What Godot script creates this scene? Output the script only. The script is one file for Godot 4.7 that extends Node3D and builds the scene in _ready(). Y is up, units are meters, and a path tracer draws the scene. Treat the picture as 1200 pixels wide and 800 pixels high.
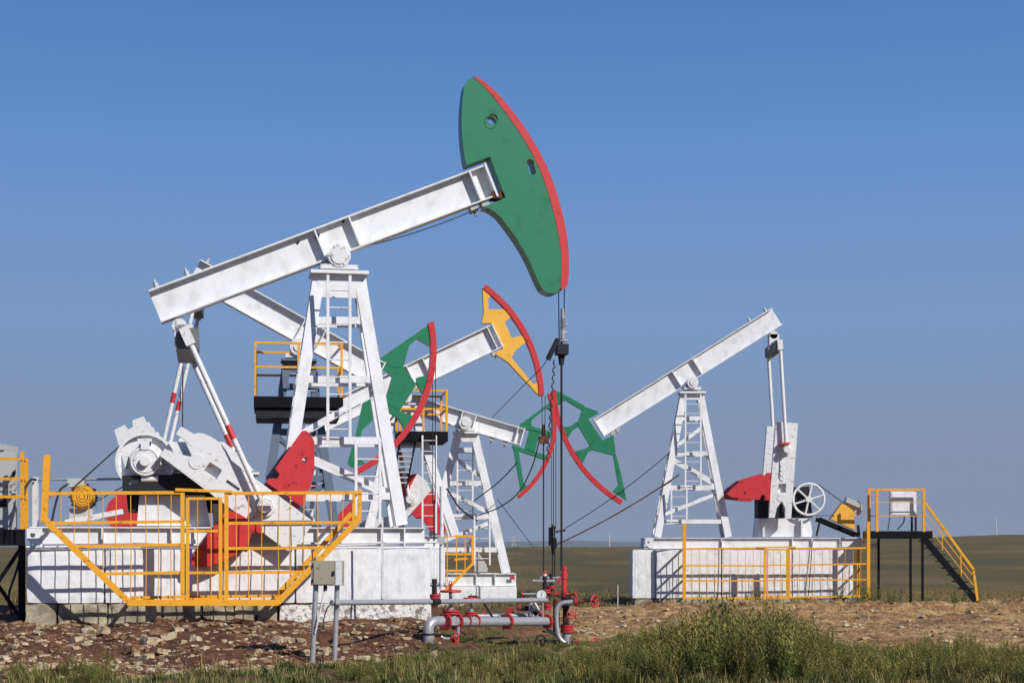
extends Node3D

# ---------------------------------------------------------------- measuring frame
# The survey of the site was taken from the tripod point CAM; F is the focal length in
# survey units, (CX, CY) the optical axis. at()/loc() turn a survey bearing plus a real
# distance into metres.
const F := 2000.0
const CX := 600.0
const CY := 642.0
const CAM := Vector3(0, 1.72, 0)
var rng := RandomNumberGenerator.new()
var org := Vector3.ZERO      # origin of the thing being built
var yaw := 0.0               # its turn about y
var mt := {}                 # materials
var used := {}

class MB:
	var v := PackedVector3Array()
	var n := PackedVector3Array()
	var c := PackedColorArray()
	func mesh() -> ArrayMesh:
		var a := []
		a.resize(Mesh.ARRAY_MAX)
		a[Mesh.ARRAY_VERTEX] = v
		a[Mesh.ARRAY_NORMAL] = n
		if c.size() == v.size() and v.size() > 0:
			a[Mesh.ARRAY_COLOR] = c
		var am := ArrayMesh.new()
		am.add_surface_from_arrays(Mesh.PRIMITIVE_TRIANGLES, a)
		return am

func at(px: float, py: float, d: float) -> Vector3:
	return CAM + Vector3((px - CX) / F * d, (CY - py) / F * d, -d)

func loc(px: float, py: float, z: float) -> Vector3:      # point of the current thing's plane z = const
	var zx := Vector3(sin(yaw), 0, cos(yaw))
	var xx := Vector3(cos(yaw), 0, -sin(yaw))
	var r := Vector3((px - CX) / F, (CY - py) / F, -1)
	var t := (z - (CAM - org).dot(zx)) / r.dot(zx)
	var w := CAM + r * t - org
	return Vector3(w.dot(xx), w.y, w.dot(zx))

func wl(p: Vector3) -> Vector3:                            # world to the current thing's own axes
	var w := p - org
	return Vector3(w.dot(Vector3(cos(yaw), 0, -sin(yaw))), w.y, w.dot(Vector3(sin(yaw), 0, cos(yaw))))

func mz(p: Vector3) -> Vector3:
	return Vector3(p.x, p.y, -p.z)

# ---------------------------------------------------------------- mesh helpers
func tri(m: MB, a: Vector3, b: Vector3, c: Vector3, na: Vector3, nb: Vector3, nc: Vector3) -> void:
	if (b - a).cross(c - a).dot(na + nb + nc) > 0:
		m.v.append(a); m.v.append(c); m.v.append(b)
		m.n.append(na); m.n.append(nc); m.n.append(nb)
	else:
		m.v.append(a); m.v.append(b); m.v.append(c)
		m.n.append(na); m.n.append(nb); m.n.append(nc)

func quad(m: MB, a: Vector3, b: Vector3, c: Vector3, d: Vector3, n: Vector3) -> void:
	tri(m, a, b, c, n, n, n)
	tri(m, a, c, d, n, n, n)

func obox(m: MB, c: Vector3, x: Vector3, y: Vector3, z: Vector3) -> void:   # half axes
	for s in [-1.0, 1.0]:
		quad(m, c + x * s - y - z, c + x * s + y - z, c + x * s + y + z, c + x * s - y + z, x.normalized() * s)
		quad(m, c + y * s - x - z, c + y * s + x - z, c + y * s + x + z, c + y * s - x + z, y.normalized() * s)
		quad(m, c + z * s - x - y, c + z * s + x - y, c + z * s + x + y, c + z * s - x + y, z.normalized() * s)

func box(m: MB, a: Vector3, b: Vector3) -> void:
	var h := (b - a).abs() * 0.5
	obox(m, (a + b) * 0.5, Vector3(h.x, 0, 0), Vector3(0, h.y, 0), Vector3(0, 0, h.z))

func bar(m: MB, a: Vector3, b: Vector3, w: float, h: float, up := Vector3.UP) -> void:
	var d := b - a
	if d.length() < 1e-5:
		return
	var x := d.normalized()
	if absf(x.dot(up)) > 0.98:
		up = Vector3.BACK if absf(x.z) < 0.9 else Vector3.RIGHT
	var s := x.cross(up).normalized()
	var u := s.cross(x).normalized()
	obox(m, (a + b) * 0.5, d * 0.5, u * h * 0.5, s * w * 0.5)

func angle_bar(m: MB, a: Vector3, b: Vector3, w: float, dep: float, t: float, inward: float) -> void:
	# rolled channel: a face plate towards +z (or -z) and two flanges behind it
	var x := (b - a).normalized()
	var f := Vector3(0, 0, signf(inward))
	f = (f - x * f.dot(x)).normalized()
	var s := x.cross(f).normalized()
	var h := (b - a) * 0.5
	var c := (a + b) * 0.5
	obox(m, c - f * t * 0.5, h, s * w * 0.5, f * t * 0.5)
	for k in [-1.0, 1.0]:
		obox(m, c - f * (t + dep) * 0.5 + s * k * (w - t) * 0.5, h * 0.999, s * t * 0.5, f * (dep - t) * 0.5)

func basis_for(d: Vector3) -> Array:
	var x := d.normalized()
	var up := Vector3.UP if absf(x.y) < 0.9 else Vector3.RIGHT
	var s := x.cross(up).normalized()
	return [s, s.cross(x).normalized()]

func cyl(m: MB, a: Vector3, b: Vector3, ra: float, rb: float, k := 14, caps := true) -> void:
	var bs := basis_for(b - a)
	var x := (b - a).normalized()
	for i in k:
		var t0 := TAU * i / k
		var t1 := TAU * (i + 1) / k
		var n0: Vector3 = bs[0] * cos(t0) + bs[1] * sin(t0)
		var n1: Vector3 = bs[0] * cos(t1) + bs[1] * sin(t1)
		tri(m, a + n0 * ra, b + n0 * rb, b + n1 * rb, n0, n0, n1)
		tri(m, a + n0 * ra, b + n1 * rb, a + n1 * ra, n0, n1, n1)
		if caps:
			tri(m, a, a + n0 * ra, a + n1 * ra, -x, -x, -x)
			tri(m, b, b + n0 * rb, b + n1 * rb, x, x, x)

func tube(m: MB, pts: Array, r: float, k := 8) -> void:
	var rings := []
	var ns := []
	var s := Vector3.ZERO
	for i in pts.size():
		var d: Vector3 = (pts[mini(i + 1, pts.size() - 1)] - pts[maxi(i - 1, 0)]).normalized()
		if i == 0:
			s = basis_for(d)[0]
		else:
			s = (s - d * s.dot(d)).normalized()
		var u := s.cross(d)
		var ring := []
		var rn := []
		for j in k:
			var t := TAU * j / k
			var nn := s * cos(t) + u * sin(t)
			rn.append(nn)
			ring.append(pts[i] + nn * r)
		rings.append(ring); ns.append(rn)
	for i in pts.size() - 1:
		for j in k:
			var q := (j + 1) % k
			tri(m, rings[i][j], rings[i + 1][j], rings[i + 1][q], ns[i][j], ns[i + 1][j], ns[i + 1][q])
			tri(m, rings[i][j], rings[i + 1][q], rings[i][q], ns[i][j], ns[i + 1][q], ns[i][q])
	for e in [0, pts.size() - 1]:
		var dn: Vector3 = (pts[0] - pts[1]).normalized() if e == 0 else (pts[e] - pts[e - 1]).normalized()
		for j in k:
			tri(m, pts[e], rings[e][j], rings[e][(j + 1) % k], dn, dn, dn)

func bend(pts: Array, r: float, steps := 5) -> Array:      # rounds the corners of a polyline
	var out := [pts[0]]
	for i in range(1, pts.size() - 1):
		var p: Vector3 = pts[i]
		var da: Vector3 = pts[i - 1] - p
		var db: Vector3 = pts[i + 1] - p
		var q := minf(r, minf(da.length(), db.length()) * 0.48)
		var a := p + da.normalized() * q
		var b := p + db.normalized() * q
		for k in steps + 1:
			var t := float(k) / steps
			out.append(a.lerp(p, t).lerp(p.lerp(b, t), t))
	out.append(pts[-1])
	return out

func torus(m: MB, c: Vector3, axis: Vector3, R: float, r: float, k := 20, j := 6, t0 := 0.0, t1 := TAU) -> void:
	var bs := basis_for(axis)
	var ax := axis.normalized()
	for i in k:
		var e := [t0 + (t1 - t0) * i / k, t0 + (t1 - t0) * (i + 1) / k]
		for q in j:
			var p := []
			var nn := []
			for w in [[0, q], [1, q], [1, q + 1], [0, q + 1]]:
				var d: Vector3 = bs[0] * cos(e[w[0]]) + bs[1] * sin(e[w[0]])
				var f: float = TAU * w[1] / j
				var n1 := d * cos(f) + ax * sin(f)
				nn.append(n1); p.append(c + d * R + n1 * r)
			tri(m, p[0], p[1], p[2], nn[0], nn[1], nn[2])
			tri(m, p[0], p[2], p[3], nn[0], nn[2], nn[3])

func smooth_line(pts: Array, k := 4) -> Array:      # Catmull-Rom through an open line of survey points
	var o := []
	for i in pts.size() - 1:
		var p0 := Vector2(pts[maxi(i - 1, 0)][0], pts[maxi(i - 1, 0)][1])
		var p1 := Vector2(pts[i][0], pts[i][1])
		var p2 := Vector2(pts[i + 1][0], pts[i + 1][1])
		var p3 := Vector2(pts[mini(i + 2, pts.size() - 1)][0], pts[mini(i + 2, pts.size() - 1)][1])
		for q in k:
			var v := p1.cubic_interpolate(p2, p0, p3, float(q) / k)
			o.append([v.x, v.y])
	o.append(pts[-1])
	return o

func disc_poly(c: Vector2, r: float, k := 16) -> PackedVector2Array:
	var o := PackedVector2Array()
	for i in k:
		o.append(c + Vector2(cos(TAU * i / k), sin(TAU * i / k)) * r)
	return o

func extr(m: MB, poly: PackedVector2Array, holes: Array, z0: float, z1: float) -> void:
	var pieces := [poly]
	for h in holes:
		var cx := 0.0
		for p in h:
			cx += p.x / h.size()
		var L := PackedVector2Array([Vector2(-1e3, -1e3), Vector2(cx, -1e3), Vector2(cx, 1e3), Vector2(-1e3, 1e3)])
		var R := PackedVector2Array([Vector2(cx, -1e3), Vector2(1e3, -1e3), Vector2(1e3, 1e3), Vector2(cx, 1e3)])
		var nx := []
		for pc in pieces:
			for half in [L, R]:
				for q in Geometry2D.intersect_polygons(pc, half):
					nx.append_array(Geometry2D.clip_polygons(q, h))
		pieces = nx
	for pc in pieces:
		var ix := Geometry2D.triangulate_polygon(pc)
		for i in range(0, ix.size(), 3):
			for zz in [[z0, -1.0], [z1, 1.0]]:
				var n := Vector3(0, 0, zz[1])
				var a: Vector2 = pc[ix[i]]
				var b: Vector2 = pc[ix[i + 1]]
				var c: Vector2 = pc[ix[i + 2]]
				tri(m, Vector3(a.x, a.y, zz[0]), Vector3(b.x, b.y, zz[0]), Vector3(c.x, c.y, zz[0]), n, n, n)
	var rims := [[poly, 1.0]]
	for h in holes:
		rims.append([h, -1.0])
	for rim in rims:
		var pl: PackedVector2Array = rim[0]
		var cw := Geometry2D.is_polygon_clockwise(pl)
		for i in pl.size():
			var a := pl[i]
			var b := pl[(i + 1) % pl.size()]
			var e := (b - a)
			if e.length() < 1e-6:
				continue
			var n2: Vector2 = Vector2(e.y, -e.x).normalized() * (-1.0 if cw else 1.0) * rim[1]
			quad(m, Vector3(a.x, a.y, z0), Vector3(b.x, b.y, z0), Vector3(b.x, b.y, z1), Vector3(a.x, a.y, z1), Vector3(n2.x, n2.y, 0))

func ibeam(m: MB, a: Vector3, b: Vector3, h: float, fw: float, ft: float, wt: float) -> void:
	var x := (b - a).normalized()
	var s := Vector3.BACK
	if absf(x.z) > 0.7:
		s = Vector3.RIGHT
	var u := s.cross(x).normalized()
	if u.y < 0:
		u = -u
	var c := (a + b) * 0.5
	var hx := (b - a) * 0.5
	obox(m, c, hx, u * (h * 0.5 - ft), s * wt * 0.5)
	for k in [-1.0, 1.0]:
		obox(m, c + u * k * (h - ft) * 0.5, hx, u * ft * 0.5, s * fw * 0.5)

func rough_block(m: MB, a: Vector3, b: Vector3, amp: float, rad: float, sd: int, cell := 0.09) -> void:
	# cast concrete: faces in a fine grid, edges worn round, surface uneven
	var nz := FastNoiseLite.new()
	nz.seed = sd; nz.frequency = 1.6; nz.fractal_octaves = 4
	var lo := Vector3(minf(a.x, b.x), minf(a.y, b.y), minf(a.z, b.z))
	var hi := Vector3(maxf(a.x, b.x), maxf(a.y, b.y), maxf(a.z, b.z))
	var sz := hi - lo
	for ax in 3:
		var ay := (ax + 1) % 3
		var az := (ax + 2) % 3
		var nu := maxi(2, int(sz[ay] / cell))
		var nv := maxi(2, int(sz[az] / cell))
		for sgn in [0, 1]:
			var grid := []
			for i in nu + 1:
				var row := []
				for j in nv + 1:
					var p := Vector3.ZERO
					p[ax] = lo[ax] + sz[ax] * sgn
					p[ay] = lo[ay] + sz[ay] * i / nu
					p[az] = lo[az] + sz[az] * j / nv
					var cl := Vector3(clampf(p.x, lo.x + rad, hi.x - rad), clampf(p.y, lo.y + rad, hi.y - rad), clampf(p.z, lo.z + rad, hi.z - rad))
					var d := p - cl
					var q := cl + d.normalized() * rad
					q += d.normalized() * nz.get_noise_3dv(q + org) * amp
					row.append(q)
				grid.append(row)
			var out := Vector3.ZERO
			out[ax] = 1.0 if sgn else -1.0
			for i in nu:
				for j in nv:
					for t in [[grid[i][j], grid[i + 1][j], grid[i + 1][j + 1]], [grid[i][j], grid[i + 1][j + 1], grid[i][j + 1]]]:
						var n: Vector3 = (t[1] - t[0]).cross(t[2] - t[0])
						if n.length() < 1e-9:
							continue
						n = n.normalized()
						if n.dot(out) < 0:
							n = -n
						tri(m, t[0], t[1], t[2], n, n, n)

# ---------------------------------------------------------------- things and parts
func numbered(called: String) -> String:
	if not used.has(called):
		used[called] = 0
		return called
	used[called] += 1
	return "%s_%03d" % [called, used[called]]

func thing(called: String, label: String, category: String, where: Vector3, turn := 0.0, group := "") -> Node3D:
	var o := Node3D.new()
	o.name = numbered(called)
	add_child(o)
	o.position = where
	o.rotation.y = turn
	o.set_meta("label", label)
	o.set_meta("category", category)
	if group:
		o.set_meta("group", group)
	org = where
	yaw = turn
	return o

func part(called: String, m: MB, material: Material, parent: Node, label := "") -> MeshInstance3D:
	var o := MeshInstance3D.new()
	o.name = called
	o.mesh = m.mesh()
	o.material_override = material
	o.cast_shadow = GeometryInstance3D.SHADOW_CASTING_SETTING_ON
	parent.add_child(o, true)
	if label:
		o.set_meta("label", label)
	return o

func bpart(called: String, a: Vector3, b: Vector3, w: float, h: float, material: Material, parent: Node, up := Vector3.UP) -> MeshInstance3D:
	var m := MB.new()
	bar(m, a, b, w, h, up)
	return part(called, m, material, parent)

func cpart(called: String, a: Vector3, b: Vector3, r: float, material: Material, parent: Node, k := 12) -> MeshInstance3D:
	var m := MB.new()
	cyl(m, a, b, r, r, k)
	return part(called, m, material, parent)

func tpart(called: String, pts: Array, r: float, material: Material, parent: Node, k := 8) -> MeshInstance3D:
	var m := MB.new()
	tube(m, pts, r, k)
	return part(called, m, material, parent)

func structure(called: String, m: MB, material: Material) -> MeshInstance3D:
	var o := part(called, m, material, self)
	o.set_meta("kind", "structure")
	return o

func poly(pts: Array, z: float) -> PackedVector2Array:     # survey outline in the current plane z
	var o := PackedVector2Array()
	for p in pts:
		var q := loc(p[0], p[1], z)
		o.append(Vector2(q.x, q.y))
	return o

func plate(called: String, pl: PackedVector2Array, holes: Array, z0: float, z1: float, material: Material, parent: Node, label := "") -> MeshInstance3D:
	var m := MB.new()
	extr(m, pl, holes, z0, z1)
	return part(called, m, material, parent, label)

# ---------------------------------------------------------------- textures and materials
func noise_bytes(size: int, freq: float, sd: int, oct := 4, kind := FastNoiseLite.TYPE_SIMPLEX_SMOOTH) -> PackedByteArray:
	var n := FastNoiseLite.new()
	n.noise_type = kind
	n.seed = sd
	n.frequency = freq
	n.fractal_octaves = oct
	var im := n.get_seamless_image(size, size)
	im.convert(Image.FORMAT_L8)
	return im.get_data()

func weather_tex(size: int, sd: int, base: Color, stain: Color, coarse: float, fine: float, lo: float, hi: float, grain: float) -> ImageTexture:
	# base colour with stains where the coarse noise falls between lo and hi, broken up by the fine noise
	var a := noise_bytes(size, coarse, sd, 5)
	var b := noise_bytes(size, fine, sd + 7, 4)
	var d := PackedByteArray()
	d.resize(size * size * 3)
	for i in size * size:
		var t := smoothstep(lo, hi, (a[i] * 0.68 + b[i] * 0.32) / 255.0)
		var g := 1.0 + (b[i] / 255.0 - 0.5) * grain
		d[i * 3] = clampi(int(lerpf(base.r, stain.r, t) * g * 255.0), 0, 255)
		d[i * 3 + 1] = clampi(int(lerpf(base.g, stain.g, t) * g * 255.0), 0, 255)
		d[i * 3 + 2] = clampi(int(lerpf(base.b, stain.b, t) * g * 255.0), 0, 255)
	return ImageTexture.create_from_image(Image.create_from_data(size, size, false, Image.FORMAT_RGB8, d))

func grey_tex(size: int, sd: int, freq: float, oct := 5) -> ImageTexture:
	var d := noise_bytes(size, freq, sd, oct)
	return ImageTexture.create_from_image(Image.create_from_data(size, size, false, Image.FORMAT_L8, d))

func lin(r: float, g: float, b: float) -> Color:
	return Color(r, g, b).linear_to_srgb()

func coat(c: Color, rough: float, tex: Texture2D, scale: float, height: Texture2D = null, hs := 0.5, metal := 0.0) -> StandardMaterial3D:
	var m := StandardMaterial3D.new()
	m.albedo_color = c
	m.roughness = rough
	m.metallic = metal
	m.uv1_triplanar = true
	m.uv1_world_triplanar = true
	m.uv1_scale = Vector3(scale, scale, scale)
	if tex:
		m.albedo_texture = tex
	if height:
		m.heightmap_enabled = true
		m.heightmap_texture = height
		m.heightmap_scale = hs
	return m

func make_materials() -> void:
	var paint_tex := weather_tex(512, 3, Color(1, 1, 1), Color(0.86, 0.85, 0.83), 0.010, 0.05, 0.55, 0.9, 0.07)
	var chip_tex := weather_tex(512, 11, Color(1, 1, 1), Color(0.62, 0.55, 0.49), 0.016, 0.09, 0.66, 0.78, 0.16)
	var flake_tex := weather_tex(512, 31, Color(0.93, 0.93, 0.92), Color(0.50, 0.46, 0.40), 0.014, 0.05, 0.52, 0.62, 0.3)
	var conc_tex := weather_tex(512, 41, Color(0.66, 0.62, 0.52), Color(0.45, 0.41, 0.34), 0.008, 0.06, 0.4, 0.7, 0.35)
	var rust_tex := weather_tex(512, 51, Color(0.42, 0.24, 0.13), Color(0.20, 0.13, 0.10), 0.012, 0.07, 0.4, 0.65, 0.4)
	var soil_tex := weather_tex(1024, 61, Color(1, 1, 1), Color(0.62, 0.58, 0.55), 0.010, 0.07, 0.35, 0.75, 0.75)
	var rock_tex := weather_tex(512, 71, Color(1, 1, 1), Color(0.66, 0.58, 0.50), 0.010, 0.05, 0.4, 0.7, 0.35)
	var rough_h := grey_tex(512, 81, 0.03)
	var soil_h := grey_tex(1024, 91, 0.03, 6)
	var run_tex := weather_tex(512, 131, Color(1, 1, 1), Color(0.905, 0.90, 0.89), 0.012, 0.06, 0.42, 0.80, 0.09)
	mt.white = coat(lin(0.75, 0.755, 0.765), 0.45, run_tex, 0.35)
	mt.white.uv1_scale = Vector3(0.42, 0.26, 0.42)
	mt.white_worn = coat(lin(0.70, 0.70, 0.70), 0.5, chip_tex, 0.7)
	mt.wash = coat(lin(0.735, 0.74, 0.745), 0.85, run_tex, 0.45, rough_h, 0.6)
	mt.wash.uv1_scale = Vector3(0.6, 0.33, 0.6)
	mt.flake = coat(lin(0.82, 0.81, 0.78), 0.9, flake_tex, 0.8, rough_h, 1.6)
	mt.concrete = coat(Color(1, 1, 1), 0.9, conc_tex, 0.5, rough_h, 1.0)
	mt.green = coat(lin(0.018, 0.19, 0.085), 0.38, paint_tex, 0.4)
	mt.red = coat(lin(0.55, 0.032, 0.035), 0.42, chip_tex, 0.6)
	mt.yellow = coat(lin(0.78, 0.36, 0.018), 0.45, chip_tex, 0.8)
	mt.head_yellow = coat(lin(0.80, 0.42, 0.045), 0.45, paint_tex, 0.5)
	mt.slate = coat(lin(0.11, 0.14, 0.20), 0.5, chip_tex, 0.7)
	mt.black = coat(lin(0.009, 0.009, 0.011), 0.75, chip_tex, 0.7)
	mt.black.metallic_specular = 0.2
	mt.dark = coat(lin(0.022, 0.023, 0.027), 0.65, chip_tex, 0.7)
	mt.dark.metallic_specular = 0.3
	mt.cast = coat(lin(0.13, 0.13, 0.135), 0.55, chip_tex, 0.8)
	mt.steel = coat(lin(0.42, 0.42, 0.43), 0.38, chip_tex, 0.9, null, 0, 0.35)
	mt.grey = coat(lin(0.45, 0.46, 0.45), 0.5, chip_tex, 0.6)
	mt.boxgrey = coat(lin(0.35, 0.32, 0.235), 0.5, chip_tex, 0.9)
	mt.rust = coat(Color(1, 1, 1), 0.85, rust_tex, 0.9)
	mt.dial = coat(lin(0.8, 0.8, 0.78), 0.3, null, 1.0)
	mt.rubber = coat(lin(0.02, 0.02, 0.02), 0.7, null, 1.0)
	mt.rock = coat(lin(0.53, 0.43, 0.28), 0.95, rock_tex, 1.6, rough_h, 1.2)
	mt.rock_red = coat(lin(0.27, 0.15, 0.08), 0.95, rock_tex, 1.6, rough_h, 1.2)
	mt.ground = coat(Color(1, 1, 1), 1.0, soil_tex, 0.33, soil_h, 3.0)
	mt.ground.vertex_color_use_as_albedo = true
	mt.leaf = StandardMaterial3D.new()
	mt.leaf.vertex_color_use_as_albedo = true
	mt.leaf.roughness = 0.7
	mt.leaf.cull_mode = BaseMaterial3D.CULL_DISABLED
	mt.leaf.backlight_enabled = true
	mt.leaf.backlight = Color(0.10, 0.12, 0.04)

# ---------------------------------------------------------------- pumpjack
# the first pumpjack's crank and counterweights, surveyed; other machines of the same make reuse them turned
const CRANK := [[212, 500], [227, 509], [232, 507.5], [239, 508.5], [247, 512], [254, 516.5], [260, 522], [264.5, 528], [271, 540], [300, 562], [368, 612], [340, 648], [250, 581], [187, 534], [193, 526], [208, 532], [224, 535.5], [225, 524], [216, 515], [206, 509]]
const POCKET := [[246, 541.5], [260, 551], [253, 562], [238, 552]]
const SLOT := [[266, 562], [281, 572.5], [279, 575.5], [264, 565]]
const WEIGHT_A := [[340, 524], [353, 505.5], [357, 505], [363, 509], [367.5, 518], [367.6, 548], [363, 572], [358, 578], [356, 595], [312, 566], [314, 561], [325, 560.5], [327, 556], [322, 549]]
const WEIGHT_B := [[265, 597], [280, 602], [294, 611], [307, 618], [306, 626], [300, 623], [294, 625], [291, 638], [286, 643], [266, 655], [248, 663], [232, 665], [224.5, 661], [224, 656], [228, 647], [248, 620], [254, 612]]

func like_first(pts: Array, z: float, sh: Array, pn: Array, ref: Dictionary) -> PackedVector2Array:
	# metric similarity that carries the first machine's shaft and pin onto this one's
	var o := PackedVector2Array()
	var s1 := loc(sh[0], sh[1], z)
	var p1 := loc(pn[0], pn[1], z)
	var e := Vector2(p1.x - s1.x, p1.y - s1.y).normalized()
	for p in ref[pts]:
		o.append(Vector2(s1.x, s1.y) + e * p.x + Vector2(-e.y, e.x) * p.y)
	return o

var ref := {}
func crank_reference(z: float) -> void:      # outlines of the first machine relative to shaft and pin
	var s := loc(230, 541, z)
	var p := loc(309, 594, z)
	var e := Vector2(p.x - s.x, p.y - s.y).normalized()
	for pts in [CRANK, POCKET, SLOT, WEIGHT_A, WEIGHT_B]:
		var o := []
		for q in pts:
			var w := loc(q[0], q[1], z)
			var d := Vector2(w.x - s.x, w.y - s.y)
			o.append(Vector2(d.dot(e), d.dot(Vector2(-e.y, e.x))))
		ref[pts] = o

func make_tower(t: Dictionary, o: Node3D, white: Material) -> void:
	var zt: float = t.zt
	var zb: float = t.zb
	var yt: float = t.yt
	var yb: float = t.yb
	var tw := Node3D.new()
	tw.name = "tower"
	o.add_child(tw)
	var corner := func(side: int, py: float, zs: float) -> Vector3:
		var f: float = (py - yt) / (yb - yt)
		var px: float = lerpf(t.x[side], t.x[side + 2], f)
		var p := loc(px, py, lerpf(zt, zb, f))
		return p if zs > 0 else mz(p)
	for zs in [1.0, -1.0]:
		for side in [0, 1]:
			var m := MB.new()
			angle_bar(m, corner.call(side, yb, zs), corner.call(side, yt, zs), t.w, t.w * 0.75, 0.02, zs)
			part("leg", m, white, tw)
		for y in t.bars:
			var a: Vector3 = corner.call(0, y, zs)
			var b: Vector3 = corner.call(1, y, zs)
			var back := Vector3(0, 0, -0.06 * zs)
			bpart("crossbar", a + back, b + back, 0.07, t.w * 0.62, white, tw)
		for br in t.braces:
			var a2: Vector3 = corner.call(br[0], br[1], zs)
			var b2: Vector3 = corner.call(1 - br[0], br[2], zs)
			var bk := Vector3(0, 0, -0.13 * zs)
			bpart("brace", a2 + bk, b2 + bk, 0.06, t.w * 0.5, white, tw)
	for side in [0, 1]:
		for y in t.bars:
			var a3: Vector3 = corner.call(side, y, 1.0)
			var b3: Vector3 = corner.call(side, y, -1.0)
			bpart("crossbar", a3 + Vector3(0, 0, -0.05), b3 + Vector3(0, 0, 0.05), 0.06, t.w * 0.5, white, tw)
	# head plate
	var pa := loc(t.x[0], yt, zt)
	var pb := loc(t.x[1], yt, zt)
	var mp := MB.new()
	box(mp, Vector3(pa.x - 0.16, pa.y, -zt - 0.16), Vector3(pb.x + 0.16, pa.y + 0.06, zt + 0.16))
	part("top_plate", mp, white, tw)
	var mh := MB.new()
	box(mh, Vector3(pa.x - 0.04, pa.y - t.skirt, zt - 0.03), Vector3(pb.x + 0.04, pa.y - 0.004, zt + 0.02))
	part("gusset", mh, white, tw)
	for ld in t.ladders:
		var l := Node3D.new()
		l.name = "ladder"
		o.add_child(l, true)
		var zl: float = ld[4]
		var a4 := loc(ld[0], ld[2], zl)
		var b4 := loc(ld[1], ld[3], zl)
		var lean: float = 0.0
		for x in [a4.x, b4.x]:
			bpart("rail", Vector3(x, b4.y, zl + lean), Vector3(x, a4.y, zl), 0.05, 0.05, white, l)
		var ny := int(absf(a4.y - b4.y) / 0.31)
		for i in ny:
			var y2 := b4.y + 0.2 + i * 0.31
			if y2 < a4.y:
				cpart("rung", Vector3(a4.x + 0.02, y2, zl), Vector3(b4.x - 0.02, y2, zl), 0.014, mt.white_worn, l, 6)

func arc_pts(c: Array, r: float, w: float, a0: float, a1: float, k := 26) -> Array:
	var o := []
	for i in k + 1:
		var t := deg_to_rad(lerpf(a0, a1, float(i) / k))
		o.append([c[0] + r * cos(t), c[1] - r * sin(t)])
	for i in k + 1:
		var t := deg_to_rad(lerpf(a1, a0, float(i) / k))
		o.append([c[0] + (r - w) * cos(t), c[1] - (r - w) * sin(t)])
	return o

func make_beam(b: Dictionary, o: Node3D, white: Material) -> void:
	var a1 := loc(b.tail[0], b.tail[1], 0)
	var a2 := loc(b.tail[2], b.tail[3], 0)
	var h1 := loc(b.head[0], b.head[1], 0)
	var h2 := loc(b.head[2], b.head[3], 0)
	var a := (a1 + a2) * 0.5
	var h := (h1 + h2) * 0.5
	var hh := ((a1 - a2).length() + (h1 - h2).length()) * 0.5
	var x := (h - a).normalized()
	var u := Vector3.BACK.cross(x).normalized()
	if u.y < 0:
		u = -u
	var m := MB.new()
	ibeam(m, a, h, hh, b.fw, 0.028, 0.04)
	var bm := part("walking_beam", m, white, o)
	for t in b.stiff:
		for zs in [1.0, -1.0]:
			var c: Vector3 = a.lerp(h, t) + Vector3(0, 0, zs * (b.fw * 0.5 + 0.02) * 0.5)
			var ms := MB.new()
			obox(ms, c, x * 0.014, u * (hh * 0.5 - 0.03), Vector3(0, 0, (b.fw * 0.5 - 0.028) * 0.5))
			part("stiffener", ms, white, bm)
	var me := MB.new()
	obox(me, h + x * 0.02, x * 0.018, u * (hh * 0.5 + 0.02), Vector3(0, 0, b.fw * 0.5 + 0.02))
	part("end_plate", me, white, bm)
	for t in b.bolts:
		var c2: Vector3 = a.lerp(h, t) + u * hh * 0.5
		var mb := MB.new()
		cyl(mb, c2, c2 + u * 0.10, 0.045, 0.045, 8)
		cyl(mb, c2 + u * 0.10, c2 + u * 0.16, 0.025, 0.025, 8)
		part("bolt", mb, mt.grey, bm)
	# latch under the head end
	for k in b.latch:
		var c3: Vector3 = a.lerp(h, k) - u * (hh * 0.5 + 0.06)
		var ml := MB.new()
		obox(ml, c3, x * 0.07, u * 0.055, Vector3(0, 0, 0.12))
		obox(ml, c3 - u * 0.09, x * 0.02, u * 0.05, Vector3(0, 0, 0.03))
		part("latch", ml, mt.grey, bm)

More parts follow.
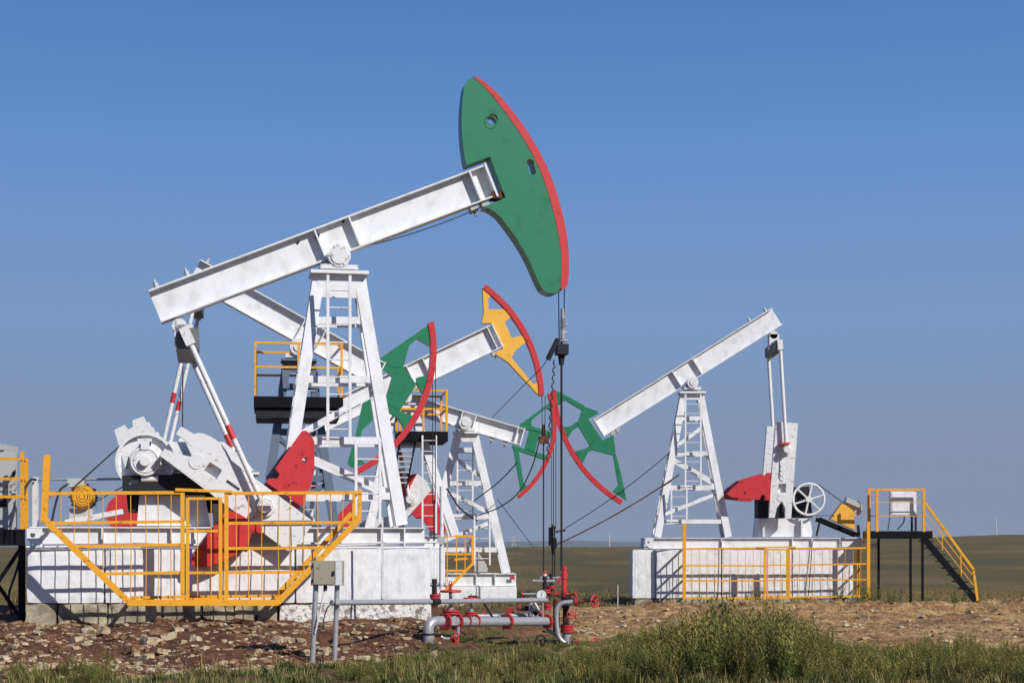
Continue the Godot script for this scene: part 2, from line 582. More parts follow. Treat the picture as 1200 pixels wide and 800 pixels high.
func make_drive(d: Dictionary, o: Node3D, white: Material) -> void:
	# cranks, weights, pitmans, equalizer
	var zc: float = d.zc
	for zs in [1.0, -1.0]:
		var crank := Node3D.new()
		crank.name = "crank"
		o.add_child(crank, true)
		var cp: PackedVector2Array
		var wts := []
		var holes := []
		if d.has("crank_outline"):
			cp = poly(d.crank_outline, zc)
			for w in d.weights:
				wts.append(poly(w, zc))
			for hq in d.crank_holes:
				holes.append(poly(hq, zc))
		else:
			cp = like_first(CRANK, zc, d.shaft, d.pin, ref)
			wts = [like_first(WEIGHT_A, zc, d.shaft, d.pin, ref), like_first(WEIGHT_B, zc, d.shaft, d.pin, ref)]
			holes = [like_first(POCKET, zc, d.shaft, d.pin, ref), like_first(SLOT, zc, d.shaft, d.pin, ref)]
		var s := loc(d.shaft[0], d.shaft[1], zc)
		var p := loc(d.pin[0], d.pin[1], zc)
		var ma := MB.new()
		extr(ma, cp, holes, (zc - 0.04) * zs, (zc + 0.12) * zs)
		part("crank_arm", ma, white, crank)
		var mb := MB.new()
		extr(mb, cp, [], (zc - 0.12) * zs, (zc - 0.04) * zs)
		part("crank_back", mb, white, crank)
		var mc := MB.new()
		cyl(mc, Vector3(s.x, s.y, (zc + 0.10) * zs), Vector3(s.x, s.y, (zc + 0.135) * zs), 0.135, 0.13, 20)
		part("shaft_end", mc, mt.white_worn, crank)
		var md := MB.new()
		cyl(md, Vector3(p.x, p.y, (zc + 0.10) * zs), Vector3(p.x, p.y, (zc + 0.36) * zs), 0.13, 0.13, 20)
		cyl(md, Vector3(p.x, p.y, (zc + 0.36) * zs), Vector3(p.x, p.y, (zc + 0.42) * zs), 0.115, 0.10, 18)
		torus(md, Vector3(p.x, p.y, (zc + 0.16) * zs), Vector3.BACK, 0.16, 0.03, 20, 6)
		part("crank_pin", md, mt.white_worn, crank)
		for w in wts:
			var mw := MB.new()
			var wh := []
			if d.has("weight_hole") and w == wts[0]:
				var hq := loc(d.weight_hole[0], d.weight_hole[1], zc)
				wh = [disc_poly(Vector2(hq.x, hq.y), 0.045, 14)]
			extr(mw, w, wh, (zc - 0.17) * zs, (zc + 0.17) * zs)
			part("counterweight", mw, mt.red, crank)
		# pitman
		var zp: float = (zc + 0.28) * zs
		var q := loc(d.pit[0], d.pit[1], zc + 0.28)
		var top := Vector3(q.x, q.y, zp)
		var bot := Vector3(p.x, p.y, zp)
		var e := (bot - top).normalized()
		var pit := Node3D.new()
		pit.name = "pitman_arm"
		o.add_child(pit, true)
		cpart("rod", top, bot - e * 0.1, d.pr, white, pit, 12)
		if d.band > 0:
			var c := top.lerp(bot, d.band)
			cpart("red_band", c - e * 0.13, c + e * 0.13, d.pr + 0.006, mt.red, pit, 12)
		var mk := MB.new()
		obox(mk, top, e * 0.16, e.cross(Vector3.BACK) * 0.085, Vector3(0, 0, 0.075))
		part("pitman_head", mk, mt.white_worn, pit)
	# equalizer
	var q0 := loc(d.pit[0], d.pit[1], zc + 0.28)
	var q1 := loc(d.eq[0], d.eq[1], 0)
	var mq := MB.new()
	var qs: float = d.get("eq_size", 1.0)
	box(mq, Vector3(q0.x - 0.13 * qs, q0.y - 0.14 * qs, -zc - 0.2), Vector3(q0.x + 0.13 * qs, q0.y + 0.16, zc + 0.2))
	part("equalizer", mq, mt.cast, o)
	var mr := MB.new()
	cyl(mr, Vector3(q1.x, q1.y, -0.2), Vector3(q1.x, q1.y, 0.2), 0.13, 0.13, 16)
	obox(mr, (Vector3(q0.x, q0.y, 0) + q1) * 0.5, Vector3(0.16, 0, 0), Vector3(0, absf(q1.y - q0.y) * 0.5 + 0.02, 0), Vector3(0, 0, 0.2))
	part("tail_bearing", mr, mt.white_worn, o)
	# shaft between the cranks
	var sh := loc(d.shaft[0], d.shaft[1], zc)
	cpart("crankshaft", Vector3(sh.x, sh.y, -zc + 0.1), Vector3(sh.x, sh.y, zc - 0.1), 0.12, mt.dark, o, 14)

func make_base(bf: Dictionary, o: Node3D, white: Material) -> void:
	var a := loc(bf.x0, bf.y0, bf.z)
	var b := loc(bf.x1, bf.y1, bf.z)
	var h := a.y - b.y
	var base := Node3D.new()
	base.name = "base_frame"
	o.add_child(base)
	for zs in [1.0, -1.0]:
		var m := MB.new()
		var zz: float = (bf.z - 0.1) * zs
		ibeam(m, Vector3(a.x, (a.y + b.y) * 0.5, zz), Vector3(b.x, (a.y + b.y) * 0.5, zz), h, 0.2, 0.022, 0.02)
		part("side_beam", m, white, base)
		for x in bf.stiff:
			var p := loc(x, bf.y0, bf.z)
			var ms := MB.new()
			box(ms, Vector3(p.x - 0.012, b.y + 0.025, zz + 0.012 * zs), Vector3(p.x + 0.012, a.y - 0.025, zz + 0.096 * zs))
			part("stiffener", ms, white, base)
	for q in bf.get("lug", []):
		var e0 := loc(q, bf.y0, bf.z)
		var lugm := MB.new()
		var cx := e0.x
		extr(lugm, PackedVector2Array([Vector2(cx + 0.16, a.y - 0.03), Vector2(cx - 0.10, a.y - 0.03), Vector2(cx - 0.10, b.y + h * 0.4), Vector2(cx + 0.02, b.y + 0.03), Vector2(cx + 0.16, b.y + 0.03)]), [disc_poly(Vector2(cx - 0.0, b.y + h * 0.6), 0.045, 14)], bf.z + 0.002, bf.z + 0.03)
		part("lifting_lug", lugm, white, base)
	for x in bf.cross:
		var p2 := loc(x, bf.y0, bf.z)
		bpart("cross_beam", Vector3(p2.x, b.y + h * 0.5, -bf.z + 0.12), Vector3(p2.x, b.y + h * 0.5, bf.z - 0.12), 0.16, h * 0.8, white, base)

func open_head(hd: Dictionary, o: Node3D) -> void:
	var head := Node3D.new()
	head.name = "horse_head"
	o.add_child(head)
	var w: float = hd.w
	for pl in hd.plates:
		var m := MB.new()
		extr(m, poly(pl, 0), [], -w * 0.5, w * 0.5)
		part("web_plate", m, hd.mat, head)
	var ma := MB.new()
	extr(ma, poly(arc_pts(hd.c, hd.r, hd.t, hd.a0, hd.a1), 0), [], -w * 0.5 - 0.03, w * 0.5 + 0.03)
	part("rope_track", ma, mt.red, head, "red curved rope track along the front of the head")

func bridle(px: float, py: float, yc: float, yr: float, D: float, o: Node3D) -> void:
	# twin wire ropes from the head down to a carrier bar, and the polished rod below
	var z := 0.0
	for k in [-1.0, 1.0]:
		var a := loc(px, py, z) + Vector3(0.035 * k, 0, 0.1 * k)
		var b := loc(px, yc, z) + Vector3(0.03 * k, 0, 0.06 * k)
		tpart("wire_rope", [a, b], 0.011, mt.dark, o, 6)
	var c := loc(px, yc, z)
	var r := loc(px, yr, z)
	cpart("polished_rod", r, c + Vector3(0, 0.1, 0), 0.021, mt.dark, o, 10)

func tower_std(t: Dictionary) -> Dictionary:
	return t

func build_first_pumpjack() -> void:
	var D := 30.8
	var o := thing("pumpjack", "largest white pumpjack in front with solid green horse head raised high", "pumpjack", at(260, 728, D), deg_to_rad(10.0), "white pumpjacks")
	make_base({"x0": 34, "x1": 498, "y0": 617, "y1": 641.5, "z": 0.72, "stiff": [119, 200, 228, 372, 447, 474], "cross": [40, 150, 240, 330, 470], "lug": [38]}, o, mt.white)
	make_tower({"yt": 321, "yb": 615, "x": [374, 421, 329, 471], "zt": 0.24, "zb": 0.62, "w": 0.21, "bars": [375, 444, 516, 581], "braces": [[1, 456, 512], [0, 526, 580]], "skirt": 0.42,
		"ladders": [[384, 410, 322, 516, 0.66], [417, 445, 514, 612, 0.76]]}, o, mt.white)
	make_beam({"tail": [175, 343.5, 188, 377], "head": [563, 194, 582, 233], "fw": 0.36, "stiff": [0.485, 0.588, 0.955], "bolts": [0.025, 0.115], "latch": [0.93, 0.965]}, o, mt.white)
	# saddle bearing
	var pv := loc(396, 303, 0)
	var m := MB.new()
	cyl(m, Vector3(pv.x, pv.y, -0.36), Vector3(pv.x, pv.y, 0.36), 0.205, 0.205, 24)
	cyl(m, Vector3(pv.x, pv.y, 0.36), Vector3(pv.x, pv.y, 0.385), 0.16, 0.155, 24)
	box(m, Vector3(pv.x - 0.34, pv.y - 0.24, -0.3), Vector3(pv.x + 0.34, pv.y - 0.16, 0.34))
	for k in 6:
		var q := Vector3(pv.x + cos(TAU * k / 6) * 0.175, pv.y + sin(TAU * k / 6) * 0.175, 0.36)
		cyl(m, q, q + Vector3(0, 0, 0.02), 0.014, 0.014, 6)
	part("saddle_bearing", m, mt.white_worn, o)
	tpart("beam_cable", sag(loc(438, 286, 0.14), loc(563, 243, 0.14), 0.05, 10), 0.010, mt.rubber, o, 5)
	# horse head
	var hd := Node3D.new()
	hd.name = "horse_head"
	o.add_child(hd)
	var outer := smooth_line([[553, 93.5], [560, 95.5], [572, 105], [585, 117.5], [607, 145], [625, 172.5], [640, 202], [650.5, 231], [658.5, 262], [663, 290], [664, 315], [663, 332], [660.5, 338], [656, 341.5]])
	var inner := smooth_line([[652, 344], [645.5, 345.8], [639, 344.5], [633, 340], [628, 331], [617, 306], [605, 285], [590, 264], [581, 253.5], [572, 247]], 3) + [[564, 244.5], [577, 240], [590, 234], [572, 186.5], [545, 196.5]] + smooth_line([[543, 190], [540.3, 170], [539, 150], [539.5, 128], [541.5, 109], [543.5, 101], [547.5, 96]], 3)
	var slot := []
	for k in 16:
		var t := TAU * k / 16
		slot.append([620.3 + 4.2 * cos(t) + (1.6 if sin(t) > 0 else -1.6), 198.5 + 4.2 * sin(t) + (5.0 if sin(t) > 0 else -5.0)])
	var hl := []
	for k in 18:
		hl.append([575 + 6.3 * cos(TAU * k / 18), 143 + 6.3 * sin(TAU * k / 18)])
	var m2 := MB.new()
	var ins := smooth_line([[553, 94.8], [560, 98], [571, 107.5], [583, 120], [604, 147], [621.5, 174], [636, 203], [646, 232], [654, 263], [658.5, 290], [659.5, 315], [658.5, 332], [656.5, 337], [653, 341]])
	extr(m2, poly(ins + inner, 0), [poly(hl, 0), poly(slot, 0)], -0.22, 0.22)
	part("head_plate", m2, mt.green, hd, "solid green head plate with a round hole and a slot")
	var ring := MB.new()
	var hc := loc(575, 143, 0.22)
	torus(ring, hc, Vector3.BACK, 0.112, 0.010, 24, 6)
	part("hole_rim", ring, mt.green, hd)
	var bandp := outer.duplicate()
	var bi := smooth_line([[553.5, 94.3], [558, 98.5], [568, 108], [579.5, 121.5], [600, 149], [616.5, 175], [631, 204], [641, 233], [649, 263.5], [653.8, 290], [655, 315], [654.5, 332], [655, 341.2]])
	bi.reverse()
	var m3 := MB.new()
	extr(m3, poly(bandp + bi, 0), [], -0.227, 0.227)
	part("rope_track", m3, mt.red, hd, "red border along the curved front edge")
	var mh := MB.new()
	var hp := loc(585, 228, 0)
	box(mh, hp + Vector3(-0.16, -0.1, -0.18), hp + Vector3(0.08, 0.02, 0.18))
	part("hinge_block", mh, mt.rust, hd)
	# gearbox
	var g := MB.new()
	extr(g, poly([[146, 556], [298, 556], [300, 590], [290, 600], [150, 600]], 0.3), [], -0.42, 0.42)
	var gb := part("gearbox", g, mt.dark, o)  # dark lower half: deep shade under the crank is put into its colour
	var gu := MB.new()
	extr(gu, poly([[152, 528], [168, 518], [262, 518], [288, 540], [297, 551.5], [146, 551.5]], 0.3), [], -0.40, 0.40)
	part("upper_housing", gu, mt.white_worn, gb)
	var fl := MB.new()
	var f0 := loc(150, 552, 0.42)
	var f1 := loc(300, 556, 0.42)
	box(fl, Vector3(f0.x - 0.05, f1.y, -0.5), Vector3(f1.x + 0.05, f0.y, 0.5))
	part("housing_flange", fl, mt.white_worn, gb)
	plate("dark_plate", poly([[143, 557], [205, 556], [292, 570], [294, 578], [143, 579]], 0.72), [poly([[151, 561], [163, 561], [163, 567], [151, 567]], 0.72)], 0.43, 0.72, mt.dark, o)  # plain dark plate covering the lower half of the sheave, one opening
	var ped := MB.new()
	extr(ped, poly([[163, 580], [240, 580], [246, 616], [160, 616]], 0.5), [], -0.5, 0.5)
	part("pedestal", ped, mt.white, o)
	var ped2 := MB.new()
	extr(ped2, poly([[248, 590], [300, 590], [306, 616], [250, 616]], 0.5), [], -0.5, 0.46)
	part("pedestal", ped2, mt.white, o)
	# sheave with rim, hub web and windows
	var sc := loc(170, 541, 0.62)
	var sh := MB.new()
	var wins := []
	for k in 4:
		var t := deg_to_rad(182.0 + 90.0 * k)
		var wc := Vector2(sc.x, sc.y) + Vector2(cos(t), sin(t)) * 0.345
		var wp := PackedVector2Array()
		for q in [[-0.07, -0.10], [0.07, -0.13], [0.07, 0.13], [-0.07, 0.10]]:
			wp.append(wc + Vector2(cos(t), sin(t)) * q[0] + Vector2(-sin(t), cos(t)) * q[1])
		wins.append(wp)
	extr(sh, disc_poly(Vector2(sc.x, sc.y), 0.47, 36), wins, 0.55, 0.59)
	var shv := part("sheave", sh, mt.white_worn, o)
	var rim := MB.new()
	var rp := disc_poly(Vector2(sc.x, sc.y), 0.515, 40)
	extr(rim, rp, [disc_poly(Vector2(sc.x, sc.y), 0.465, 40)], 0.46, 0.70)
	part("sheave_rim", rim, mt.white_worn, shv)
	var cap := MB.new()
	cyl(cap, Vector3(sc.x, sc.y, 0.42), Vector3(sc.x, sc.y, 0.80), 0.25, 0.25, 24)
	cyl(cap, Vector3(sc.x, sc.y, 0.80), Vector3(sc.x, sc.y, 0.84), 0.21, 0.20, 24)
	cyl(cap, Vector3(sc.x, sc.y, 0.84), Vector3(sc.x, sc.y, 0.94), 0.09, 0.085, 16)
	torus(cap, Vector3(sc.x, sc.y, 0.80), Vector3.BACK, 0.235, 0.03, 24, 6)
	box(cap, Vector3(sc.x - 0.07, sc.y + 0.2, 0.6), Vector3(sc.x + 0.07, sc.y + 0.34, 0.86))
	part("bearing_cap", cap, mt.white_worn, o)
	var boss := MB.new()
	var bc := loc(174, 561, 0.7)
	cyl(boss, bc + Vector3(-0.13, 0, 0), bc + Vector3(0.16, 0, 0), 0.06, 0.06, 12)
	part("oil_pipe", boss, mt.white_worn, o)
	# motor on slide rails
	var mo := loc(96, 582, 0.62)
	var b1 := MB.new()
	cyl(b1, mo + Vector3(0.0, 0, -0.62), mo + Vector3(0, 0, -0.1), 0.22, 0.22, 20)
	for k in 10:
		var t2 := TAU * k / 10
		obox(b1, mo + Vector3(cos(t2) * 0.22, sin(t2) * 0.22, -0.36), Vector3(cos(t2), sin(t2), 0) * 0.03, Vector3(-sin(t2), cos(t2), 0) * 0.008, Vector3(0, 0, 0.24))
	var motor := part("motor", b1, mt.dark, o)
	var b2 := MB.new()
	cyl(b2, mo + Vector3(0, 0, -0.1), mo + Vector3(0, 0, 0.05), 0.215, 0.205, 24)
	cyl(b2, mo + Vector3(0, 0, 0.05), mo + Vector3(0, 0, 0.10), 0.205, 0.165, 24)
	part("fan_cover", b2, mt.yellow, motor, "round yellow fan cover on the motor end")
	var b2g := MB.new()
	for k in 3:
		torus(b2g, mo + Vector3(0, 0, 0.10), Vector3.BACK, 0.05 + 0.045 * k, 0.006, 20, 5)
	part("fan_grille", b2g, mt.dark, motor)
	var b3 := MB.new()
	var tb := loc(89, 566, 0.5)
	box(b3, tb + Vector3(-0.14, -0.07, -0.2), tb + Vector3(0.14, 0.08, 0.12))
	part("terminal_box", b3, mt.grey, motor)
	for zz in [0.1, 0.6]:
		var r1 := loc(76, 612, 0.6)
		var r2 := loc(144, 599, 0.6)
		bpart("slide_rail", Vector3(r1.x, r1.y, zz), Vector3(r2.x, r2.y, zz), 0.08, 0.09, mt.white_worn, o)
	for zz in [0.12, 0.5]:
		var r3 := loc(88, 604, zz)
		var mfoot := MB.new()
		box(mfoot, r3 + Vector3(-0.1, -0.06, -0.06), r3 + Vector3(0.3, 0.12, 0.06))
		part("motor_foot", mfoot, mt.grey, o)
	for bl in [[[142, 521], [84, 573]], [[146, 569], [104, 592]], [[152, 512], [90, 568]]]:
		var k1 := loc(bl[0][0], bl[0][1], 0.56)
		var k2 := loc(bl[1][0], bl[1][1], 0.56)
		bpart("drive_belt", k1 + Vector3(0, 0, 0.05), k2 + Vector3(0, 0, 0.05), 0.09, 0.016, mt.rubber, o)
	tpart("cable", bend([loc(82, 566, 0.6), loc(70, 572, 0.62), loc(64, 592, 0.64), loc(60, 612, 0.66)], 0.3), 0.02, mt.rubber, o)
	# drive
	make_drive({"zc": 0.96, "shaft": [230, 541], "pin": [309, 594], "crank_outline": CRANK, "crank_holes": [POCKET, SLOT], "weights": [WEIGHT_A, WEIGHT_B], "weight_hole": [356, 539.5], "eq_size": 1.5, "pit": [219, 394], "pr": 0.05, "band": 0.56, "eq": [210, 383]}, o, mt.white_worn)
	plate("weight_bracket", poly([[311, 556], [334, 527], [343, 531], [326, 553], [326, 566], [314, 568]], 0.62), [], 0.5, 0.62, mt.slate, o)  # white-painted plate; slate tone is its shade put into the colour
	for q in [[371.5, 277], [349, 284], [402, 259.5]]:
		var lq := loc(q[0], q[1], 0.02)
		var lm := MB.new()
		obox(lm, lq + Vector3(0, 0, 0.01), Vector3(0.035 if q[0] < 372 and q[0] > 360 else 0.018, -0.012, 0), Vector3(0.012, 0.05 if q[0] < 372 and q[0] > 360 else 0.018, 0), Vector3(0, 0, 0.012))
		part("lifting_lug", lm, mt.dark, o)  # small dark boxes stand in for holes in the beam web
	bridle(658, 338, 402, 668, D, o)
	# rope clamps and carrier
	for y in [[372, 0.06, 0.32], [384, 0.05, 0.2]]:
		var c := loc(659, y[0], 0)
		cpart("rope_socket", c + Vector3(0, 0.16, 0.05), c + Vector3(0, -0.22, 0.05), 0.045, mt.steel, o, 10)
	for k in 3:
		var c2 := loc(661, 380 + k * 9.5, 0.06)
		cpart("clamp_bolt", c2 + Vector3(-0.06, 0, 0), c2 + Vector3(0.08, 0, 0), 0.018, mt.steel, o, 8)
	var cb := MB.new()
	var cc := loc(658, 410, 0)
	box(cb, cc + Vector3(-0.10, -0.09, -0.14), cc + Vector3(0.11, 0.10, 0.14))
	cyl(cb, cc + Vector3(0, -0.09, 0), cc + Vector3(0, -0.28, 0), 0.07, 0.045, 12)
	part("carrier_bar", cb, mt.dark, o)
	var la := loc(654, 397, 0.1)
	var lb := loc(642, 421, 0.1)
	cpart("load_cell", la, lb, 0.05, mt.dark, o, 10)
	# chain hanging from the carrier
	var ch := Node3D.new()
	ch.name = "chain"
	o.add_child(ch)
	for k in 26:
		var ck := loc(649.5 - 0.33 * k + (0.7 if k % 2 else -0.7), 424 + 4.6 * k, 0.05)
		var mm := MB.new()
		obox(mm, ck, Vector3(0.009, 0.006 * (1 if k % 2 else -1), 0), Vector3(-0.014 * (1 if k % 2 else -1), 0.05, 0).normalized() * 0.042, Vector3(0, 0, 0.008))
		part("link", mm, mt.dark, ch)

func gearbox_simple(o: Node3D, s: Array, z: float, k: float) -> void:
	# housing on a pedestal under a crankshaft at survey point s; k = metres scale of the make
	var c := loc(s[0], s[1], 0)
	var m := MB.new()
	extr(m, PackedVector2Array([Vector2(c.x - 0.8 * k, c.y + 0.2 * k), Vector2(c.x - 0.5 * k, c.y + 0.42 * k), Vector2(c.x + 0.4 * k, c.y + 0.42 * k), Vector2(c.x + 0.6 * k, c.y + 0.1 * k), Vector2(c.x + 0.6 * k, c.y - 0.5 * k), Vector2(c.x - 0.85 * k, c.y - 0.5 * k)]), [], -z, z)
	part("gearbox", m, mt.white_worn, o)

func pedestal_simple(o: Node3D, s: Array, ytop: float, z: float) -> void:
	var c := loc(s[0], s[1], 0)
	var m := MB.new()
	box(m, Vector3(c.x - 0.8, ytop, -z), Vector3(c.x + 0.55, c.y - 0.48, z))
	part("pedestal", m, mt.white, o)

func service_platform(o: Node3D, x0: float, x1: float, ys: float, yr: float, z0: float, z1: float, slab2: bool) -> void:
	# work platform round a tower top, with a yellow handrail
	var a := loc(x0, ys, z1)
	var b := loc(x1, ys, z1)
	var hy := loc(x0, yr, z1).y
	var m := MB.new()
	box(m, Vector3(a.x, a.y - 0.28, z0), Vector3(b.x, a.y, z1))
	part("deck", m, mt.black, o)
	if slab2:
		var m2 := MB.new()
		box(m2, Vector3(a.x + 0.05, a.y - 0.55, z0 + 0.1), Vector3(b.x - 0.1, a.y - 0.33, z1 - 0.1))
		part("deck_beam", m2, mt.dark, o)
	var rl := Node3D.new()
	rl.name = "handrail"
	o.add_child(rl, true)
	var xs := [a.x + 0.04, (a.x + b.x) * 0.5, b.x - 0.04]
	for z in [z0 + 0.04, z1 - 0.04]:
		for x in xs:
			bpart("post", Vector3(x, a.y, z), Vector3(x, hy, z), 0.06, 0.09, mt.yellow, rl)
		for f in [1.0, 0.55]:
			var yy: float = lerpf(a.y, hy, f)
			bpart("rail", Vector3(a.x, yy, z), Vector3(b.x, yy, z), 0.05, 0.06, mt.yellow, rl)
	for x in [xs[0], xs[2]]:
		for f in [1.0, 0.55]:
			var y2: float = lerpf(a.y, hy, f)
			bpart("rail", Vector3(x, y2, z0), Vector3(x, y2, z1), 0.05, 0.05, mt.yellow, rl)

func bearing(o: Node3D, p: Array, r: float, w: float) -> void:
	var c := loc(p[0], p[1], 0)
	var m := MB.new()
	cyl(m, Vector3(c.x, c.y, -w), Vector3(c.x, c.y, w), r, r, 20)
	cyl(m, Vector3(c.x, c.y, w), Vector3(c.x, c.y, w + 0.03), r * 0.6, r * 0.55, 16)
	box(m, Vector3(c.x - r * 1.5, c.y - r * 1.25, -w * 0.8), Vector3(c.x + r * 1.5, c.y - r * 0.8, w * 0.8))
	part("saddle_bearing", m, mt.white_worn, o)

func build_second_pumpjack() -> void:     # behind the first: beam falling to the right, open green head
	var D := 45.0
	var o := thing("pumpjack", "white pumpjack with railed top platform, open green head lowered behind the front tower", "pumpjack", at(300, 712, D), deg_to_rad(8.0), "white pumpjacks")
	make_base({"x0": 100, "x1": 440, "y0": 625, "y1": 642, "z": 0.72, "stiff": [200, 300], "cross": [110, 200, 300, 430]}, o, mt.white)
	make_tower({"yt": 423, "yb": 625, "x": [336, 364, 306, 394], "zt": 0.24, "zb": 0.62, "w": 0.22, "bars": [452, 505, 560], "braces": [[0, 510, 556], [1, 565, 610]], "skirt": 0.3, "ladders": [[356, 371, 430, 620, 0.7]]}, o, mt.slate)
	make_beam({"tail": [236, 306, 219, 330], "head": [450, 425, 436, 452], "fw": 0.36, "stiff": [0.57, 0.68], "bolts": [0.03, 0.12], "latch": [0.95]}, o, mt.white)
	bearing(o, [349, 408], 0.22, 0.38)
	open_head({"mat": mt.green, "w": 0.3, "c": [349, 410], "r": 162.0, "t": 7.0, "a0": 11.5, "a1": -65.0, "plates": [
		[[502, 381], [505, 407], [488, 397], [479, 405], [472, 431], [462, 431], [444, 423], [444, 421]],
		[[444, 423.5], [462, 431.5], [472, 431.5], [487, 450], [484, 457], [468, 481.5], [450, 472], [459, 442], [445, 429]],
		[[487.5, 443], [504, 439], [496, 463], [487.5, 450]],
		[[452, 473.5], [468, 482], [486, 489], [475, 505], [466, 490], [455, 483]],
		[[437.2, 467], [452, 474], [455, 483], [446, 486], [437.2, 491]],
		[[427, 462], [437, 466], [437, 492], [424, 504], [417, 535], [428, 543], [413, 548], [407, 543], [417, 508]]]}, o)
	gearbox_simple(o, [176, 540], 0.36, 0.7)
	pedestal_simple(o, [190, 540], loc(163, 625, 0.5).y, 0.5)
	make_drive({"zc": 0.96, "shaft": [161, 524], "pin": [180, 572], "crank_outline": [[134, 504], [146, 498], [150, 503.5], [156, 500.5], [155, 493], [168, 488], [174, 500], [180, 501], [182, 511], [206, 580], [198, 600], [165, 612], [150, 560]], "crank_holes": [], "weights": [[[140, 578], [160, 584], [166, 596], [168, 616], [130, 617], [122, 603], [128, 588]]], "pit": [228, 352], "pr": 0.055, "band": 0.52, "eq": [233, 341]}, o, mt.white_worn)
	service_platform(o, 297, 402, 464, 401, -1.3, 0.95, true)
	tpart("whip_aerial", [loc(214, 410, -1.1), loc(213.5, 505, -1.1)], 0.02, mt.rust, o, 6)
	bridle(508.5, 405, 590, 640, D, o)

func build_third_pumpjack() -> void:      # yellow head
	var D := 50.0
	var o := thing("pumpjack", "white pumpjack with open yellow and red head raised to the right", "pumpjack", at(470, 710, D), deg_to_rad(7.0), "white pumpjacks")
	make_base({"x0": 300, "x1": 520, "y0": 627, "y1": 642, "z": 0.72, "stiff": [400], "cross": [310, 400, 510]}, o, mt.white)
	make_tower({"yt": 478, "yb": 627, "x": [460, 484, 432, 534], "zt": 0.24, "zb": 0.62, "w": 0.24, "bars": [520], "braces": [], "skirt": 0.2, "ladders": [[495, 511, 510, 625, 0.9]]}, o, mt.white)
	make_beam({"tail": [366, 480, 378, 507], "head": [576, 380, 587, 408], "fw": 0.34, "stiff": [0.52, 0.61, 0.975], "bolts": [0.03], "latch": [0.95]}, o, mt.white)
	bearing(o, [473, 466], 0.22, 0.36)
	open_head({"mat": mt.head_yellow, "w": 0.24, "c": [471, 468], "r": 166.0, "t": 6.0, "a0": 54.0, "a1": 1.5, "plates": [
		[[565, 337], [577, 345], [571.5, 351], [572, 363], [593.5, 363], [599, 371], [591, 378], [599, 396], [615, 393], [617, 400.5], [603.6, 410.6], [599, 419.6], [624, 450], [630.6, 449], [631.5, 464], [594.6, 424.5], [579, 414.5], [590, 407.5], [576.6, 379], [564, 379.5], [566.5, 366.7]]]}, o)
	gearbox_simple(o, [335, 600], 0.42, 1.0)
	make_drive({"zc": 0.96, "shaft": [335, 596], "pin": [363, 622], "pit": [372, 512], "pr": 0.055, "band": 0.5, "eq": [374, 502]}, o, mt.white_worn)
	service_platform(o, 467, 525, 505, 457, -1.2, 0.8, false)
	# stair down from the platform
	var st := Node3D.new()
	st.name = "stair"
	o.add_child(st)
	for k in 9:
		var p := loc(478 - 1.2 * k, 516 + 6.2 * k, 0.5)
		bpart("step", p + Vector3(-0.2, 0, 0), p + Vector3(0.2, 0, 0), 0.2, 0.04, mt.grey, st)
	for dx in [-9.0, 9.0]:
		bpart("stringer", loc(479 + dx, 511, 0.4), loc(467 + dx, 572, 0.4), 0.05, 0.12, mt.dark, st)
	bridle(637, 464, 512, 672, D, o)
	var cb := MB.new()
	var cc := loc(637, 515, 0)
	box(cb, cc + Vector3(-0.14, -0.12, -0.12), cc + Vector3(0.14, 0.1, 0.12))
	cyl(cb, cc + Vector3(0, 0.1, 0), cc + Vector3(0, 0.45, 0), 0.07, 0.05, 10)
	part("carrier_bar", cb, mt.rust, o)

